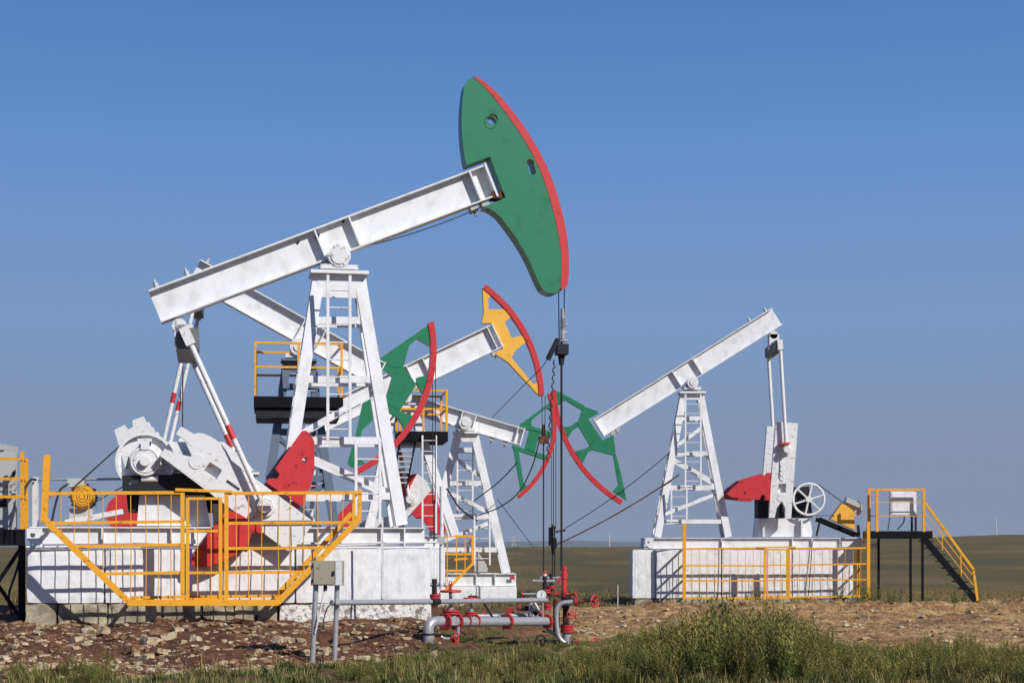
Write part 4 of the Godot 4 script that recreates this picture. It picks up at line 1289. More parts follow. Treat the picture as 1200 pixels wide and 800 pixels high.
func build_first_wellhead() -> void:
	var o := thing("wellhead", "wellhead with red flange, red stuffing box and handwheels in the foreground", "wellhead", at(664, 757, 30.4))
	var d := 30.4
	var g := func(px: float, py: float, e := 0.0) -> Vector3: return wl(at(px, py, d + e))
	var m := MB.new()
	cyl(m, g.call(664, 770), g.call(664, 740), 0.085, 0.075, 18)
	part("casing", m, mt.steel, o)
	for y in [734.0, 738.5]:
		flange(o, g.call(664.5, y), Vector3.UP, 0.118, 0.06, mt.red)
	cpart("tubing_head", g.call(663, 732), g.call(663, 700), 0.055, mt.rust, o, 14)
	cpart("tee", g.call(650, 705), g.call(676, 704), 0.052, mt.rust, o, 14)
	cpart("cross_body", g.call(663, 712), g.call(663, 696), 0.075, mt.dark, o, 14)
	cpart("cross_body", g.call(652, 740), g.call(652, 702), 0.06, mt.rust, o, 14)
	flange(o, g.call(642, 711), Vector3.UP, 0.07, 0.09, mt.red)
	flange(o, g.call(662, 696.5), Vector3.UP, 0.075, 0.07, mt.red)
	cpart("stuffing_box", g.call(661, 697), g.call(661, 664), 0.046, mt.red, o, 14)
	cpart("stuffing_gland", g.call(661, 678), g.call(661, 671), 0.06, mt.red, o, 14)
	cpart("stuffing_gland", g.call(661, 667), g.call(661, 663.5), 0.055, mt.red, o, 14)
	# bent bypass pipe
	tpart("bypass_pipe", bend([g.call(674, 705, -0.25), g.call(653, 706.5, -0.25), g.call(651.5, 728, -0.25), g.call(655, 750, -0.25), g.call(672, 757.5, -0.25)], 0.3, 7), 0.042, mt.steel, o, 12)
	flange(o, g.call(675, 705, -0.25), Vector3.RIGHT, 0.075, 0.05, mt.red)
	tpart("bypass_pipe", bend([g.call(641, 731, -0.1), g.call(641, 738, -0.1), g.call(652, 744, -0.2)], 0.15, 6), 0.032, mt.steel, o, 10)
	cpart("valve_stem", g.call(676, 704.5, -0.25), g.call(684, 704.5, -0.25), 0.035, mt.rust, o, 10)
	cpart("valve_stem", g.call(684, 704.5, -0.25), g.call(696, 704.5, -0.3), 0.014, mt.dark, o, 8)
	handwheel(o, g.call(697, 704.5, -0.3), Vector3(0.75, 0, 0.66), 0.105, mt.red)
	cpart("valve_stem", g.call(672, 757, -0.2), g.call(696, 753.5, -0.3), 0.022, mt.dark, o, 8)
	handwheel(o, g.call(697, 753.5, -0.3), Vector3(0.75, 0, 0.66), 0.09, mt.red)
	handwheel(o, g.call(668.5, 719.5, -0.3), Vector3(0.5, 0, 0.85), 0.07, mt.red)
	cpart("valve_stem", g.call(663, 719.5), g.call(668.5, 719.5, -0.3), 0.018, mt.dark, o, 8)
	handwheel(o, g.call(674.5, 720.5, -0.2), Vector3(1, 0, 0.2), 0.06, mt.red)
	handwheel(o, g.call(675, 696, -0.1), Vector3(1, 0, 0.15), 0.065, mt.red)
	cpart("valve_stem", g.call(664, 697), g.call(675, 696, -0.1), 0.022, mt.red, o, 8)
	handwheel(o, g.call(612, 696, -0.1), Vector3(1, 0, 0.15), 0.06, mt.red)
	cpart("valve_stem", g.call(613, 696, -0.1), g.call(628, 696, -0.1), 0.022, mt.steel, o, 8)
	flange(o, g.call(653, 696), Vector3.RIGHT, 0.045, 0.06, mt.red)
	handwheel(o, g.call(633.5, 751, -0.4), Vector3(0.45, 0, 0.9), 0.10, mt.black)
	cpart("ground_pipe", g.call(638, 752, -0.3), g.call(656, 752, -0.2), 0.04, mt.black, o, 10)
	handwheel(o, g.call(671, 750, -0.3), Vector3(0.4, 0.3, 0.8), 0.06, mt.rust)
	flange(o, g.call(676, 751, -0.3), Vector3(1, -0.3, 0), 0.035, 0.06, mt.red)
	# gauge
	var gg := Node3D.new()
	gg.name = "pressure_gauge"
	o.add_child(gg)
	var c: Vector3 = g.call(634.5, 697, -0.35)
	cpart("case", c + Vector3(0, 0, -0.04), c, 0.10, mt.dark, gg, 24)
	cpart("dial", c, c + Vector3(0, 0, 0.006), 0.086, mt.dial, gg, 24)
	bpart("needle", c + Vector3(0.0, -0.03, 0.010), c + Vector3(0.012, 0.055, 0.010), 0.005, 0.010, mt.black, gg, Vector3.BACK)
	for k in 9:
		var t := deg_to_rad(225.0 - 270.0 * k / 8)
		var q := Vector3(cos(t), sin(t), 0)
		bpart("tick", c + q * 0.062 + Vector3(0, 0, 0.009), c + q * 0.076 + Vector3(0, 0, 0.009), 0.004, 0.006, mt.black, gg, Vector3.BACK)
	cpart("gauge_pipe", c + Vector3(0.02, -0.09, -0.02), g.call(636, 723, -0.3), 0.018, mt.steel, o, 8)
	# manifold between
	tpart("manifold_pipe", [g.call(606, 712, 0.4), g.call(622, 713, 0.4), g.call(630, 720, 0.4)], 0.05, mt.dark, o, 10)
	cpart("manifold_pipe", g.call(622, 700, 0.3), g.call(622, 722, 0.3), 0.04, mt.steel, o, 10)
	tpart("manifold_pipe", [g.call(626, 706, 0.2), g.call(633, 718, 0.2)], 0.035, mt.steel, o, 10)
	flange(o, g.call(609, 712, 0.4), Vector3.RIGHT, 0.05, 0.05, mt.red)
	flange(o, g.call(634, 718.5, 0.0), Vector3(1, -0.5, 0), 0.06, 0.06, mt.red)

func small_wellhead(px: float, D: float, ytop: float, label: String, mat1: Material, gland: Material, slim := 1.0) -> void:
	var gy := CY + CAM.y / D * F
	var o := thing("wellhead", label, "wellhead", at(px, gy, D), 0.0, "wellheads")
	var b := wl(at(px, gy + 2, D))
	var t := wl(at(px, ytop, D))
	cpart("casing", b, b + Vector3(0, 0.45, 0), 0.1, mt.rust, o, 14)
	flange(o, b + Vector3(0, 0.5, 0), Vector3.UP, 0.17, 0.1, mt.red)
	cpart("tubing_head", b + Vector3(0, 0.5, 0), b + Vector3(0, 0.95, 0), 0.07, mt.dark, o, 14)
	cpart("tee", b + Vector3(-0.35, 0.8, 0), b + Vector3(0.3, 0.8, 0), 0.05, mt.steel, o, 12)
	handwheel(o, b + Vector3(0.42, 0.8, 0), Vector3(1, 0, 0.4), 0.1, mt.red)
	cpart("stuffing_box", b + Vector3(0, 0.95, 0), Vector3(t.x, (b.y + 0.95 + t.y) * 0.5, 0), 0.055 * slim, mat1, o, 12)
	cpart("stuffing_gland", Vector3(t.x, (b.y + 0.95 + t.y) * 0.5, 0), t, 0.07 * slim, gland, o, 12)

func build_conduit() -> void:
	var o := thing("junction_box", "beige metal junction box on two grey posts in the foreground", "junction box", at(380, 780, 25.6))
	var d := 25.6
	var g := func(px: float, py: float, e := 0.0) -> Vector3: return wl(at(px, py, d + e))
	tpart("post", [g.call(365.5, 786), g.call(370, 684)], 0.04, mt.steel, o, 14)
	tpart("post", [g.call(391.5, 784), g.call(395, 684)], 0.038, mt.steel, o, 14)
	var a: Vector3 = g.call(364, 657, -0.12)
	var b: Vector3 = g.call(401.5, 686, -0.12)
	var m := MB.new()
	box(m, Vector3(a.x, b.y, a.z - 0.22), Vector3(b.x, a.y, a.z))
	var bx := part("case", m, mt.boxgrey, o)
	var dm := MB.new()
	var a2: Vector3 = g.call(367.5, 658.5, -0.12)
	var b2: Vector3 = g.call(392, 684.5, -0.12)
	box(dm, Vector3(a2.x, b2.y, a.z), Vector3(b2.x, a2.y, a.z + 0.018))
	part("door", dm, mt.boxgrey, bx)
	var pm := MB.new()
	var a3: Vector3 = g.call(393, 657.5, -0.12)
	var b3: Vector3 = g.call(400.5, 685.5, -0.12)
	box(pm, Vector3(a3.x, b3.y, a.z), Vector3(b3.x, a3.y, a.z + 0.012))
	part("side_strip", pm, mt.white_worn, bx, "white painted strip beside the door")
	bpart("latch", g.call(390.5, 674, -0.15), g.call(390.5, 669, -0.15), 0.02, 0.03, mt.dark, bx, Vector3.RIGHT)
	for y in [663.0, 680.0]:
		var h: Vector3 = g.call(366.5, y, -0.13)
		cpart("hinge", h + Vector3(0, 0.03, 0.02), h + Vector3(0, -0.03, 0.02), 0.012, mt.dark, bx, 8)
	cpart("cable_gland", g.call(381, 686, -0.05), g.call(381, 692, -0.05), 0.03, mt.dark, o, 10)
	tpart("cable", [g.call(380, 691, -0.05), g.call(376, 712, -0.06), g.call(371, 733, -0.07), g.call(369, 742, -0.05)], 0.014, mt.white_worn, o, 8)
	tpart("cable", bend([g.call(388, 707), g.call(383, 712), g.call(379, 725), g.call(379, 738)], 0.1), 0.01, mt.rubber, o, 6)
	var c := thing("conduit_pipe", "long silver conduit pipe running level from the junction box to the wellhead", "pipe", at(392, 706, 25.6))
	var g2 := func(px: float, py: float, dd: float) -> Vector3: return wl(at(px, py, dd))
	tpart("pipe", [g2.call(388, 706, 25.5), g2.call(516, 704.8, 27.5), g2.call(640, 703, 29.9)], 0.042, mt.steel, c, 12)
	var k: Vector3 = g2.call(396, 706, 25.52)
	cpart("clamp", k + Vector3(-0.03, 0, 0.0), k + Vector3(0.03, 0, 0), 0.056, mt.grey, c, 12)
	cpart("coupling", g2.call(506, 704.9, 27.3), g2.call(514, 704.8, 27.45), 0.055, mt.dark, c, 12)

# ---------------------------------------------------------------- stair, cabinets, wires
func build_right_stair() -> void:
	var D := 54.4
	var o := thing("access_stair", "black steel stair and landing with yellow handrails at far right", "stair", at(1085, 710, D))
	var g := func(px: float, py: float, z := 0.0) -> Vector3: return wl(at(px, py, D - z))
	var m := MB.new()
	box(m, g.call(1020, 631, 0.55), g.call(1083.5, 622.5, -0.55))
	part("landing", m, mt.black, o)
	for z in [0.5, -0.5]:
		bpart("stringer", g.call(1080, 627, z), g.call(1146, 706, z), 0.05, 0.2, mt.black, o, Vector3.UP)
	for k in 9:
		var p: Vector3 = g.call(1086 + 6.6 * k, 634 + 7.9 * k, 0.0)
		var ms := MB.new()
		box(ms, p + Vector3(-0.14, -0.02, -0.47), p + Vector3(0.14, 0.02, 0.47))
		part("step", ms, mt.dark, o)
	for q in [[1067.5, 706.0, 0.5], [1081.5, 712.0, 0.5], [1030.0, 706.0, -0.5], [1081.5, 708.0, -0.5]]:
		bpart("support", g.call(q[0], 630, q[2]), g.call(q[0], q[1] + 4, q[2]), 0.07, 0.07, mt.black, o, Vector3.RIGHT)
	var Y: Material = mt.yellow
	for z in [0.52, -0.52]:
		var r := Node3D.new()
		r.name = "handrail"
		o.add_child(r, true)
		var x0 := 1028.0 if z > 0 else 1019.0
		bpart("post", g.call(x0, 623, z), g.call(x0, 573, z), 0.07, 0.08, Y, r, Vector3.RIGHT)
		bpart("post", g.call(1083, 623, z), g.call(1083, 573, z), 0.07, 0.08, Y, r, Vector3.RIGHT)
		bpart("top_rail", g.call(x0 - 1, 573.5, z), g.call(1084, 573.5, z), 0.06, 0.07, Y, r)
		for y in [588.5, 604.5]:
			bpart("rail", g.call(x0, y, z), g.call(1083, y, z), 0.02, 0.025, Y, r)
		bpart("stair_rail", g.call(1083, 587, z), g.call(1142, 668, z), 0.06, 0.08, Y, r)
		bpart("post", g.call(1141, 667, z), g.call(1146, 704, z), 0.06, 0.08, Y, r, Vector3.RIGHT)
		for q in [0.33, 0.66]:
			bpart("rail", g.call(1083, 587.0 + 36.0 * q, z), g.call(1143, 668.0 + 30.0 * q, z), 0.02, 0.025, Y, r)
		for k in 2:
			var px := 1104.0 + 22.0 * k
			var py := 587.0 + (px - 1083.0) * 1.37
			bpart("baluster", g.call(px, py, z), g.call(px + 1.0, py + 29.0, z), 0.03, 0.03, Y, r, Vector3.RIGHT)
	bpart("post", g.call(1018, 640, 0.3), g.call(1018, 573, 0.3), 0.06, 0.06, Y, o, Vector3.RIGHT)
	var c := thing("control_cabinet", "white control box standing on the right hand landing behind yellow rails", "cabinet", at(1058, 622, D))
	var m2 := MB.new()
	box(m2, g.call(1044.5, 604, 0.2), g.call(1072, 576, -0.1))
	part("case", m2, mt.white, c)
	var m3 := MB.new()
	box(m3, g.call(1046, 603, 0.2), g.call(1070.5, 577, 0.22))
	part("door", m3, mt.white, c)
	bpart("leg", g.call(1069, 622.5, 0.0), g.call(1069, 604, 0.0), 0.06, 0.06, mt.dark, c, Vector3.RIGHT)
	bpart("leg", g.call(1073.5, 622.5, -0.1), g.call(1073.5, 574, -0.1), 0.06, 0.06, mt.dark, c, Vector3.RIGHT)
	tpart("cable", bend([g.call(1060, 604, 0.05), g.call(1060, 612, 0.05), g.call(1052, 620, 0.05)], 0.2), 0.02, mt.rubber, c, 6)
	tpart("cable", [g.call(1043, 606, 0.1), g.call(1041, 621, 0.1)], 0.015, mt.rubber, c, 6)

func build_left_station() -> void:
	var D := 30.6
	var o := thing("service_platform", "dark platform with yellow handrail at the left edge", "platform", at(8, 728, D))
	var g := func(px: float, py: float, z := 0.0) -> Vector3: return wl(at(px, py, D - z))
	var m := MB.new()
	box(m, g.call(-90, 639, 0.75), g.call(29, 620, -1.1))
	part("deck", m, mt.black, o)
	for q in [[25.0, 0.7], [-20.0, 0.7], [25.0, -1.0], [-60.0, 0.7]]:
		bpart("support", g.call(q[0], 639, q[1]), g.call(q[0], 735, q[1]), 0.1, 0.1, mt.black, o, Vector3.RIGHT)
	for q in [[[22, 645], [-30, 722], 0.7], [[-30, 645], [22, 722], 0.7]]:
		bpart("brace", g.call(q[0][0], q[0][1], q[2]), g.call(q[1][0], q[1][1], q[2]), 0.05, 0.06, mt.black, o)
	var Y: Material = mt.yellow
	var r := Node3D.new()
	r.name = "handrail"
	o.add_child(r)
	bpart("post", g.call(25.5, 620, 0.7), g.call(25.5, 529, 0.7), 0.04, 0.06, Y, r, Vector3.RIGHT)
	bpart("post", g.call(30, 620, 0.3), g.call(30, 537, 0.3), 0.04, 0.07, Y, r, Vector3.RIGHT)
	for y in [537.5, 561.0, 582.0]:
		bpart("rail", g.call(-90, y, 0.72), g.call(27, y, 0.72), 0.04, 0.05, Y, r)
		bpart("rail", g.call(26, y, 0.72), g.call(31, y + 1, 0.0), 0.04, 0.05, Y, r)
	tpart("cable", bend([g.call(24, 605, 0.6), g.call(29, 570, 0.5), g.call(36, 561, 0.4), g.call(41, 562, 0.2)], 0.2), 0.025, mt.rubber, o, 8)
	tpart("cable", bend([g.call(26, 641, 0.7), g.call(20, 665, 0.7), g.call(8, 700, 0.7), g.call(14, 722, 0.7)], 0.4), 0.022, mt.rubber, o, 8)
	var c := thing("control_cabinet", "tall grey control cabinet on the platform at the left edge", "cabinet", at(8, 620, D))
	var m2 := MB.new()
	box(m2, g.call(-40, 620, 0.25), g.call(19.5, 527, -0.5))
	part("case", m2, mt.grey, c)
	var m3 := MB.new()
	box(m3, g.call(-42, 527, 0.3), g.call(20.5, 523.5, -0.55))
	part("roof", m3, mt.grey, c)
	var m4 := MB.new()
	box(m4, g.call(-20, 575, 0.25), g.call(17.5, 529.5, 0.28))
	part("door", m4, mt.grey, c)
	var m5 := MB.new()
	box(m5, g.call(-20, 618, 0.25), g.call(17.5, 578, 0.28))
	part("door", m5, mt.grey, c)
	var m6 := MB.new()
	box(m6, g.call(-5, 594, 0.28), g.call(7, 584, 0.295))
	part("vent", m6, mt.dark, c)
	bpart("handle", g.call(15.5, 560, 0.29), g.call(15.5, 552, 0.29), 0.02, 0.03, mt.dark, c, Vector3.RIGHT)
	var p := thing("cable_post", "short white post with a level pipe behind the left guard fence", "post", at(41, 617, D))
	bpart("post", g.call(41, 618, 0.1), g.call(41, 559, 0.1), 0.09, 0.09, mt.white_worn, p, Vector3.RIGHT)
	tpart("pipe", [g.call(43, 562, 0.1), g.call(161, 561, 0.0)], 0.022, mt.steel, p, 8)

func build_wires() -> void:
	var specs := [
		["thin steel wire rising from the junction to the front carrier bar", [[646, 415, 30.7], [634, 432, 32.0], [618, 447, 34.0], [577, 489, 40.0]], 0.008],
		["dark power cable sagging from the small tower past the far green head", [[560, 604, 52.4], [583, 596, 52.0], [600, 585, 51.5], [612, 572, 51.3], [625, 545, 51.0], [631, 520, 50.4]], 0.018],
		["thick dark cable drooping onto the small tower's lower ladder", [[523, 572, 52.4], [530, 582, 52.4], [537, 594, 52.4], [548, 603, 52.4], [559, 610, 52.5]], 0.03],
		["thin guy wire slanting from the small tower to the field", [[583, 585, 52.4], [625, 641, 70.0]], 0.012],
		["thin cable rising from the small tower behind the far head", [[556, 586, 52.5], [585, 565, 51.9], [606, 542, 51.2]], 0.017],
	]
	for s in specs:
		var first := at(s[1][-1][0], s[1][-1][1], s[1][-1][2])
		var o := thing("wire", s[0], "wire", first)
		var pts := []
		for q in s[1]:
			pts.append(wl(at(q[0], q[1], q[2])))
		tpart("strand", bend(pts, 0.8, 4), s[2], mt.dark, o, 6)
	var b := thing("concrete_post", "pale leaning pipe end standing behind the front foundation's corner", "post", at(517, 660, 40.0))
	tpart("post", [wl(at(517, 690, 40.0)), wl(at(517.5, 570, 40.0))], 0.05, mt.white_worn, b, 10)
	var kc := MB.new()
	var kp := wl(at(517, 633, 40))
	cyl(kc, kp + Vector3(0, 0, -0.05), kp + Vector3(0, 0, 0.08), 0.10, 0.10, 14)
	part("lamp_cap", kc, mt.grey, b)
	# earth strap on the front foundation
	var e := thing("earth_strap", "vertical white earthing strip down the front foundation joint", "strip", at(448, 700, 29.9))
	bpart("strip", wl(at(448, 701, 29.85)), wl(at(448, 606, 29.85)), 0.012, 0.035, mt.white_worn, e, Vector3.RIGHT)
	var rail := thing("foundation_conduit", "thin white conduit along the ledge of the front foundation", "pipe", at(300, 639, 29.5))
	tpart("pipe", [wl(at(30, 641, 30.0 - 0.62)), wl(at(512, 635, 30.6 + 0.2))], 0.022, mt.white_worn, rail, 8)

# ---------------------------------------------------------------- ground
var gn := FastNoiseLite.new()
var gn2 := FastNoiseLite.new()

func height(x: float, d: float) -> float:
	var h := 0.0
	# bank of broken stone up to the front foundation
	var m := smoothstep(0.3, -1.9, x)
	h += 0.42 * smoothstep(25.2, 29.4, d) * m * (1.0 - smoothstep(36.0, 42.0, d))
	# heaped soil before the right pumpjack
	var rb := smoothstep(2.0, 4.5, x) * smoothstep(38.5, 43.0, d) * (1.0 - smoothstep(46.5, 50.0, d))
	h += rb * (0.10 + 0.30 * absf(gn.get_noise_2d(x * 0.8 + 40, d * 0.9)) + 0.10 * gn2.get_noise_2d(x * 4.0, d * 4.0))
	h += smoothstep(12.0, 14.5, x) * smoothstep(44.0, 47.0, d) * (1.0 - smoothstep(49.0, 53.0, d)) * 0.18
	h -= 0.12 * smoothstep(47.0, 52.0, d) * smoothstep(1.0, 3.0, x) * (1.0 - smoothstep(80.0, 200.0, d))
	# unevenness
	var near := 1.0 - smoothstep(60.0, 120.0, d)
	h += near * (gn.get_noise_2d(x * 0.5, d * 0.5) * 0.10 + gn2.get_noise_2d(x * 1.7, d * 1.7) * 0.06 + gn.get_noise_2d(x * 3.1 + 5.0, d * 3.1) * 0.05)
	# the field rises to a low crest, highest on the right
	var px := x / maxf(d, 1.0)
	var crest := 1.9 + 2.7 * smoothstep(0.06, 0.32, px) + 0.25 * gn.get_noise_1d(px * 90.0)
	h += crest * smoothstep(60.0, 400.0, d)
	h += gn2.get_noise_2d(x * 0.02, d * 0.02) * 0.5 * smoothstep(90.0, 200.0, d) * (1.0 - smoothstep(330.0, 420.0, d))
	h -= 45.0 * smoothstep(410.0, 1600.0, d)
	return h

func soil_at(x: float, d: float) -> float:     # 1 bare soil .. 0 grass
	var n := gn.get_noise_2d(x * 0.9 + 7.0, d * 0.9) * 0.5
	var px := CX + F * x / maxf(d, 1.0)
	var edge := lerpf(21.6, 25.3, smoothstep(60.0, 520.0, px))
	var left := smoothstep(edge + n * 2.2, edge + 0.7 + n * 2.2, d) * smoothstep(-0.7 + n, -1.9 + n, x) * (1.0 - smoothstep(44.0, 48.0, d))
	var near_edge := lerpf(31.5, 27.6, smoothstep(3.0, 6.0, x))
	var right := smoothstep(near_edge + n * 3.0, near_edge + 1.6 + n * 3.0, d) * (1.0 - smoothstep(49.5 + n * 2.0, 51.0 + n * 2.0, d)) * smoothstep(-1.0, 0.6, x)
	return clampf(maxf(left, right), 0.0, 1.0)

func build_ground() -> void:
	gn.seed = 4; gn.frequency = 0.9; gn.fractal_octaves = 4
	gn2.seed = 9; gn2.frequency = 0.9; gn2.fractal_octaves = 3
	var xs := []
	var zs := []
	var x := -13.5
	while x <= 18.0:
		xs.append(x); x += 0.16
	var step := 0.2
	var lx := []
	var e := -13.5
	var e2: float = xs[-1]
	while e > -3500.0:
		step *= 1.22; e -= step; lx.push_front(e)
	xs = lx + xs
	step = 0.2
	while e2 < 3500.0:
		step *= 1.22; e2 += step; xs.append(e2)
	var d := -40.0
	while d < 19.0:
		zs.append(d); d += 3.0
	d = 19.0
	while d < 54.0:
		zs.append(d); d += 0.16
	step = 0.18
	while d < 5200.0:
		zs.append(d); step *= 1.045; d += step
	var nx := xs.size()
	var nz := zs.size()
	var vs := PackedVector3Array()
	var cs := PackedColorArray()
	var ids := PackedInt32Array()
	for j in nz:
		for i in nx:
			var X: float = xs[i]
			var Z: float = zs[j]
			vs.append(Vector3(X, height(X, Z), -Z))
			# dry steppe grass over brown earth, bare soil on the pad
			var n1 := gn.get_noise_2d(X * 0.035, Z * 0.018) * 0.5 + 0.5
			var n2 := gn2.get_noise_2d(X * 0.07 + 30.0, Z * 0.03) * 0.5 + 0.5
			var field := Color(0.158, 0.110, 0.021).lerp(Color(0.094, 0.086, 0.014), clampf(n1 * 2.2 - 0.6, 0, 1)).lerp(Color(0.27, 0.175, 0.045), clampf(n2 * 2.6 - 1.15, 0, 0.8))
			var s := soil_at(X, Z)
			var red := Color(0.110, 0.033, 0.012).lerp(Color(0.20, 0.085, 0.036), clampf(gn2.get_noise_2d(X * 1.1, Z * 1.1) + 0.4, 0, 1))
			var tan := Color(0.54, 0.34, 0.14).lerp(Color(0.30, 0.14, 0.055), clampf(gn2.get_noise_2d(X * 0.35 + 9.0, Z * 0.9) * 1.4 + 0.35, 0, 1))
			var soil := red.lerp(tan, smoothstep(-0.5, 1.8, X))
			var patch := smoothstep(0.0, -0.25, gn2.get_noise_2d(X * 0.8, Z * 0.8)) * (1.0 - smoothstep(33.0, 40.0, Z))
			var c := field.lerp(soil, maxf(s, patch * 0.8))
			cs.append(c)
	for j in nz - 1:
		for i in nx - 1:
			var a := j * nx + i
			ids.append_array([a, a + nx, a + 1, a + 1, a + nx, a + nx + 1])
	var st := SurfaceTool.new()
	var arr := []
	arr.resize(Mesh.ARRAY_MAX)
	arr[Mesh.ARRAY_VERTEX] = vs
	arr[Mesh.ARRAY_COLOR] = cs
	arr[Mesh.ARRAY_INDEX] = ids
	var am := ArrayMesh.new()
	am.add_surface_from_arrays(Mesh.PRIMITIVE_TRIANGLES, arr)
	st.create_from(am, 0)
	st.set_smooth_group(0)
	st.generate_normals()
	var o := MeshInstance3D.new()
	o.name = "ground"
	o.mesh = st.commit()
	o.material_override = mt.ground
	o.set_meta("kind", "structure")
	add_child(o)
	# far ridge on the horizon
	var m := MB.new()
	var D := 5000.0
	var prev := []
	for i in 81:
		var X2 := lerpf(-2600.0, 2600.0, i / 80.0)
		var hh := 12.0 + 7.0 * (gn.get_noise_1d(X2 * 0.0016) + 0.35) + 7.0 * exp(-pow((X2 - 150.0) / 350.0, 2.0))
		var cur := [Vector3(X2, -60, -D + 500), Vector3(X2, hh * 0.7, -D + 200), Vector3(X2, hh, -D), Vector3(X2, -60, -D - 600)]
		if i > 0:
			for k in 3:
				quad(m, prev[k], cur[k], cur[k + 1], prev[k + 1], (Vector3(cur[k].x, cur[k].y, cur[k].z) - Vector3(prev[k].x, prev[k].y, prev[k].z)).cross(cur[k + 1] - cur[k]).normalized() * (1.0 if k < 3 else -1.0))
		prev = cur
	structure("hills", m, coat(lin(0.10, 0.10, 0.06), 1.0, null, 0.01))

func build_far_marks() -> void:
	# lattice pylon and masts on the horizon, marker posts in the field
	var o := thing("power_pylon", "tiny power pylon on the horizon left of the rods", "pylon", at(602, 641, 420.0))
	var g := func(px: float, py: float) -> Vector3: return wl(at(px, py, 420.0))
	for q in [[[599.5, 643], [601.8, 627]], [[604.5, 643], [602.2, 627]], [[598, 633], [606, 633]], [[600, 629.5], [604, 629.5]], [[600, 640], [603.7, 636]]]:
		bpart("member", g.call(q[0][0], q[0][1]), g.call(q[1][0], q[1][1]), 0.12, 0.14, mt.grey, o, Vector3.BACK)
	for q in [[714.5, 624.0, 642.0, 410.0, "thin mast on the horizon between the wellhead and right foundation"], [1168.0, 607.0, 629.0, 390.0, "thin mast on the horizon at the far right"]]:
		var p := thing("mast", q[4], "mast", at(q[0], q[2], q[3]), 0.0, "masts on the horizon")
		bpart("pole", wl(at(q[0], q[2] + 1, q[3])), wl(at(q[0], q[1], q[3])), 0.22, 0.22, mt.grey, p, Vector3.RIGHT)
	for q in [[724.0, 685.0, 709.0, 50.0, "thin white marker post left of the right foundation"], [1056.5, 688.0, 703.0, 56.0, "short white marker post under the right hand landing"]]:
		var p := thing("marker_post", q[4], "post", at(q[0], q[2], q[3]), 0.0, "marker posts")
		cpart("post", wl(at(q[0], q[2] + 2, q[3])), wl(at(q[0], q[1], q[3])), 0.018, mt.grey, p, 8)

# ---------------------------------------------------------------- rocks and plants
func rock_mesh(sd: int) -> ArrayMesh:
	# a split shard of limestone: a skewed block with its corners broken off
	var r := RandomNumberGenerator.new()
	r.seed = sd
	var c := []
	for k in 8:
		c.append(Vector3((1.0 if k & 1 else -1.0) * r.randf_range(0.5, 1.0), (1.0 if k & 2 else -1.0) * r.randf_range(0.3, 0.62), (1.0 if k & 4 else -1.0) * r.randf_range(0.45, 0.95)))
	var m := MB.new()
	var t := r.randf_range(0.16, 0.3)
	var cut := func(a: int, b: int) -> Vector3: return c[a].lerp(c[b], t)
	var faces := [[0, 1, 3, 2], [4, 5, 7, 6], [0, 1, 5, 4], [2, 3, 7, 6], [0, 2, 6, 4], [1, 3, 7, 5]]
	var put := func(p: Array) -> void:
		var mid := Vector3.ZERO
		for q in p:
			mid += q / p.size()
		for k in range(1, p.size() - 1):
			var n: Vector3 = (p[k] - p[0]).cross(p[k + 1] - p[0])
			if n.length() < 1e-7:
				continue
			n = n.normalized()
			if n.dot(mid) < 0:
				n = -n
			tri(m, p[0], p[k], p[k + 1], n, n, n)
	for f in faces:
		var ring := []
		for k in 4:
			ring.append(cut.call(f[k], f[(k + 3) % 4]))
			ring.append(cut.call(f[k], f[(k + 1) % 4]))
		put.call(ring)
	for k in 8:
		put.call([cut.call(k, k ^ 1), cut.call(k, k ^ 2), cut.call(k, k ^ 4)])
	return m.mesh()

func ordinal(k: int) -> String:
	return ["first", "second", "third", "fourth", "fifth", "sixth", "seventh", "eighth", "ninth", "tenth", "eleventh", "twelfth", "thirteenth", "fourteenth"][mini(k, 13)]

func told_apart(things: Array, tail: String) -> void:      # things that would share a label are counted off from the left
	var by := {}
	for o in things:
		var l: String = o.get_meta("label")
		if not by.has(l):
			by[l] = []
		by[l].append(o)
	for l in by:
		if by[l].size() < 2:
			continue
		by[l].sort_custom(func(a, b): return a.position.x / -a.position.z < b.position.x / -b.position.z)
		for k in by[l].size():
			by[l][k].set_meta("label", "%s, %s %s" % [l, ordinal(k), tail])

var covers := {}
func multi(called: String, mesh: Mesh, xf: Array, cols: Array, material: Material, label: String, category: String) -> void:
	var mm := MultiMesh.new()
	mm.transform_format = MultiMesh.TRANSFORM_3D
	mm.use_colors = cols.size() > 0
	mm.mesh = mesh
	mm.instance_count = xf.size()
	for i in xf.size():
		mm.set_instance_transform(i, xf[i])
		if cols.size() > 0:
			mm.set_instance_color(i, cols[i])
	# all variants of one kind of cover are one object
	if not covers.has(label):
		var top := Node3D.new()
		top.name = numbered(called)
		top.set_meta("kind", "stuff")
		top.set_meta("label", label)
		top.set_meta("category", category)
		add_child(top)
		covers[label] = top
	var o := MultiMeshInstance3D.new()
	o.name = category + "_patch"
	o.multimesh = mm
	o.material_override = material
	o.set_meta("kind", "stuff")
	covers[label].add_child(o, true)

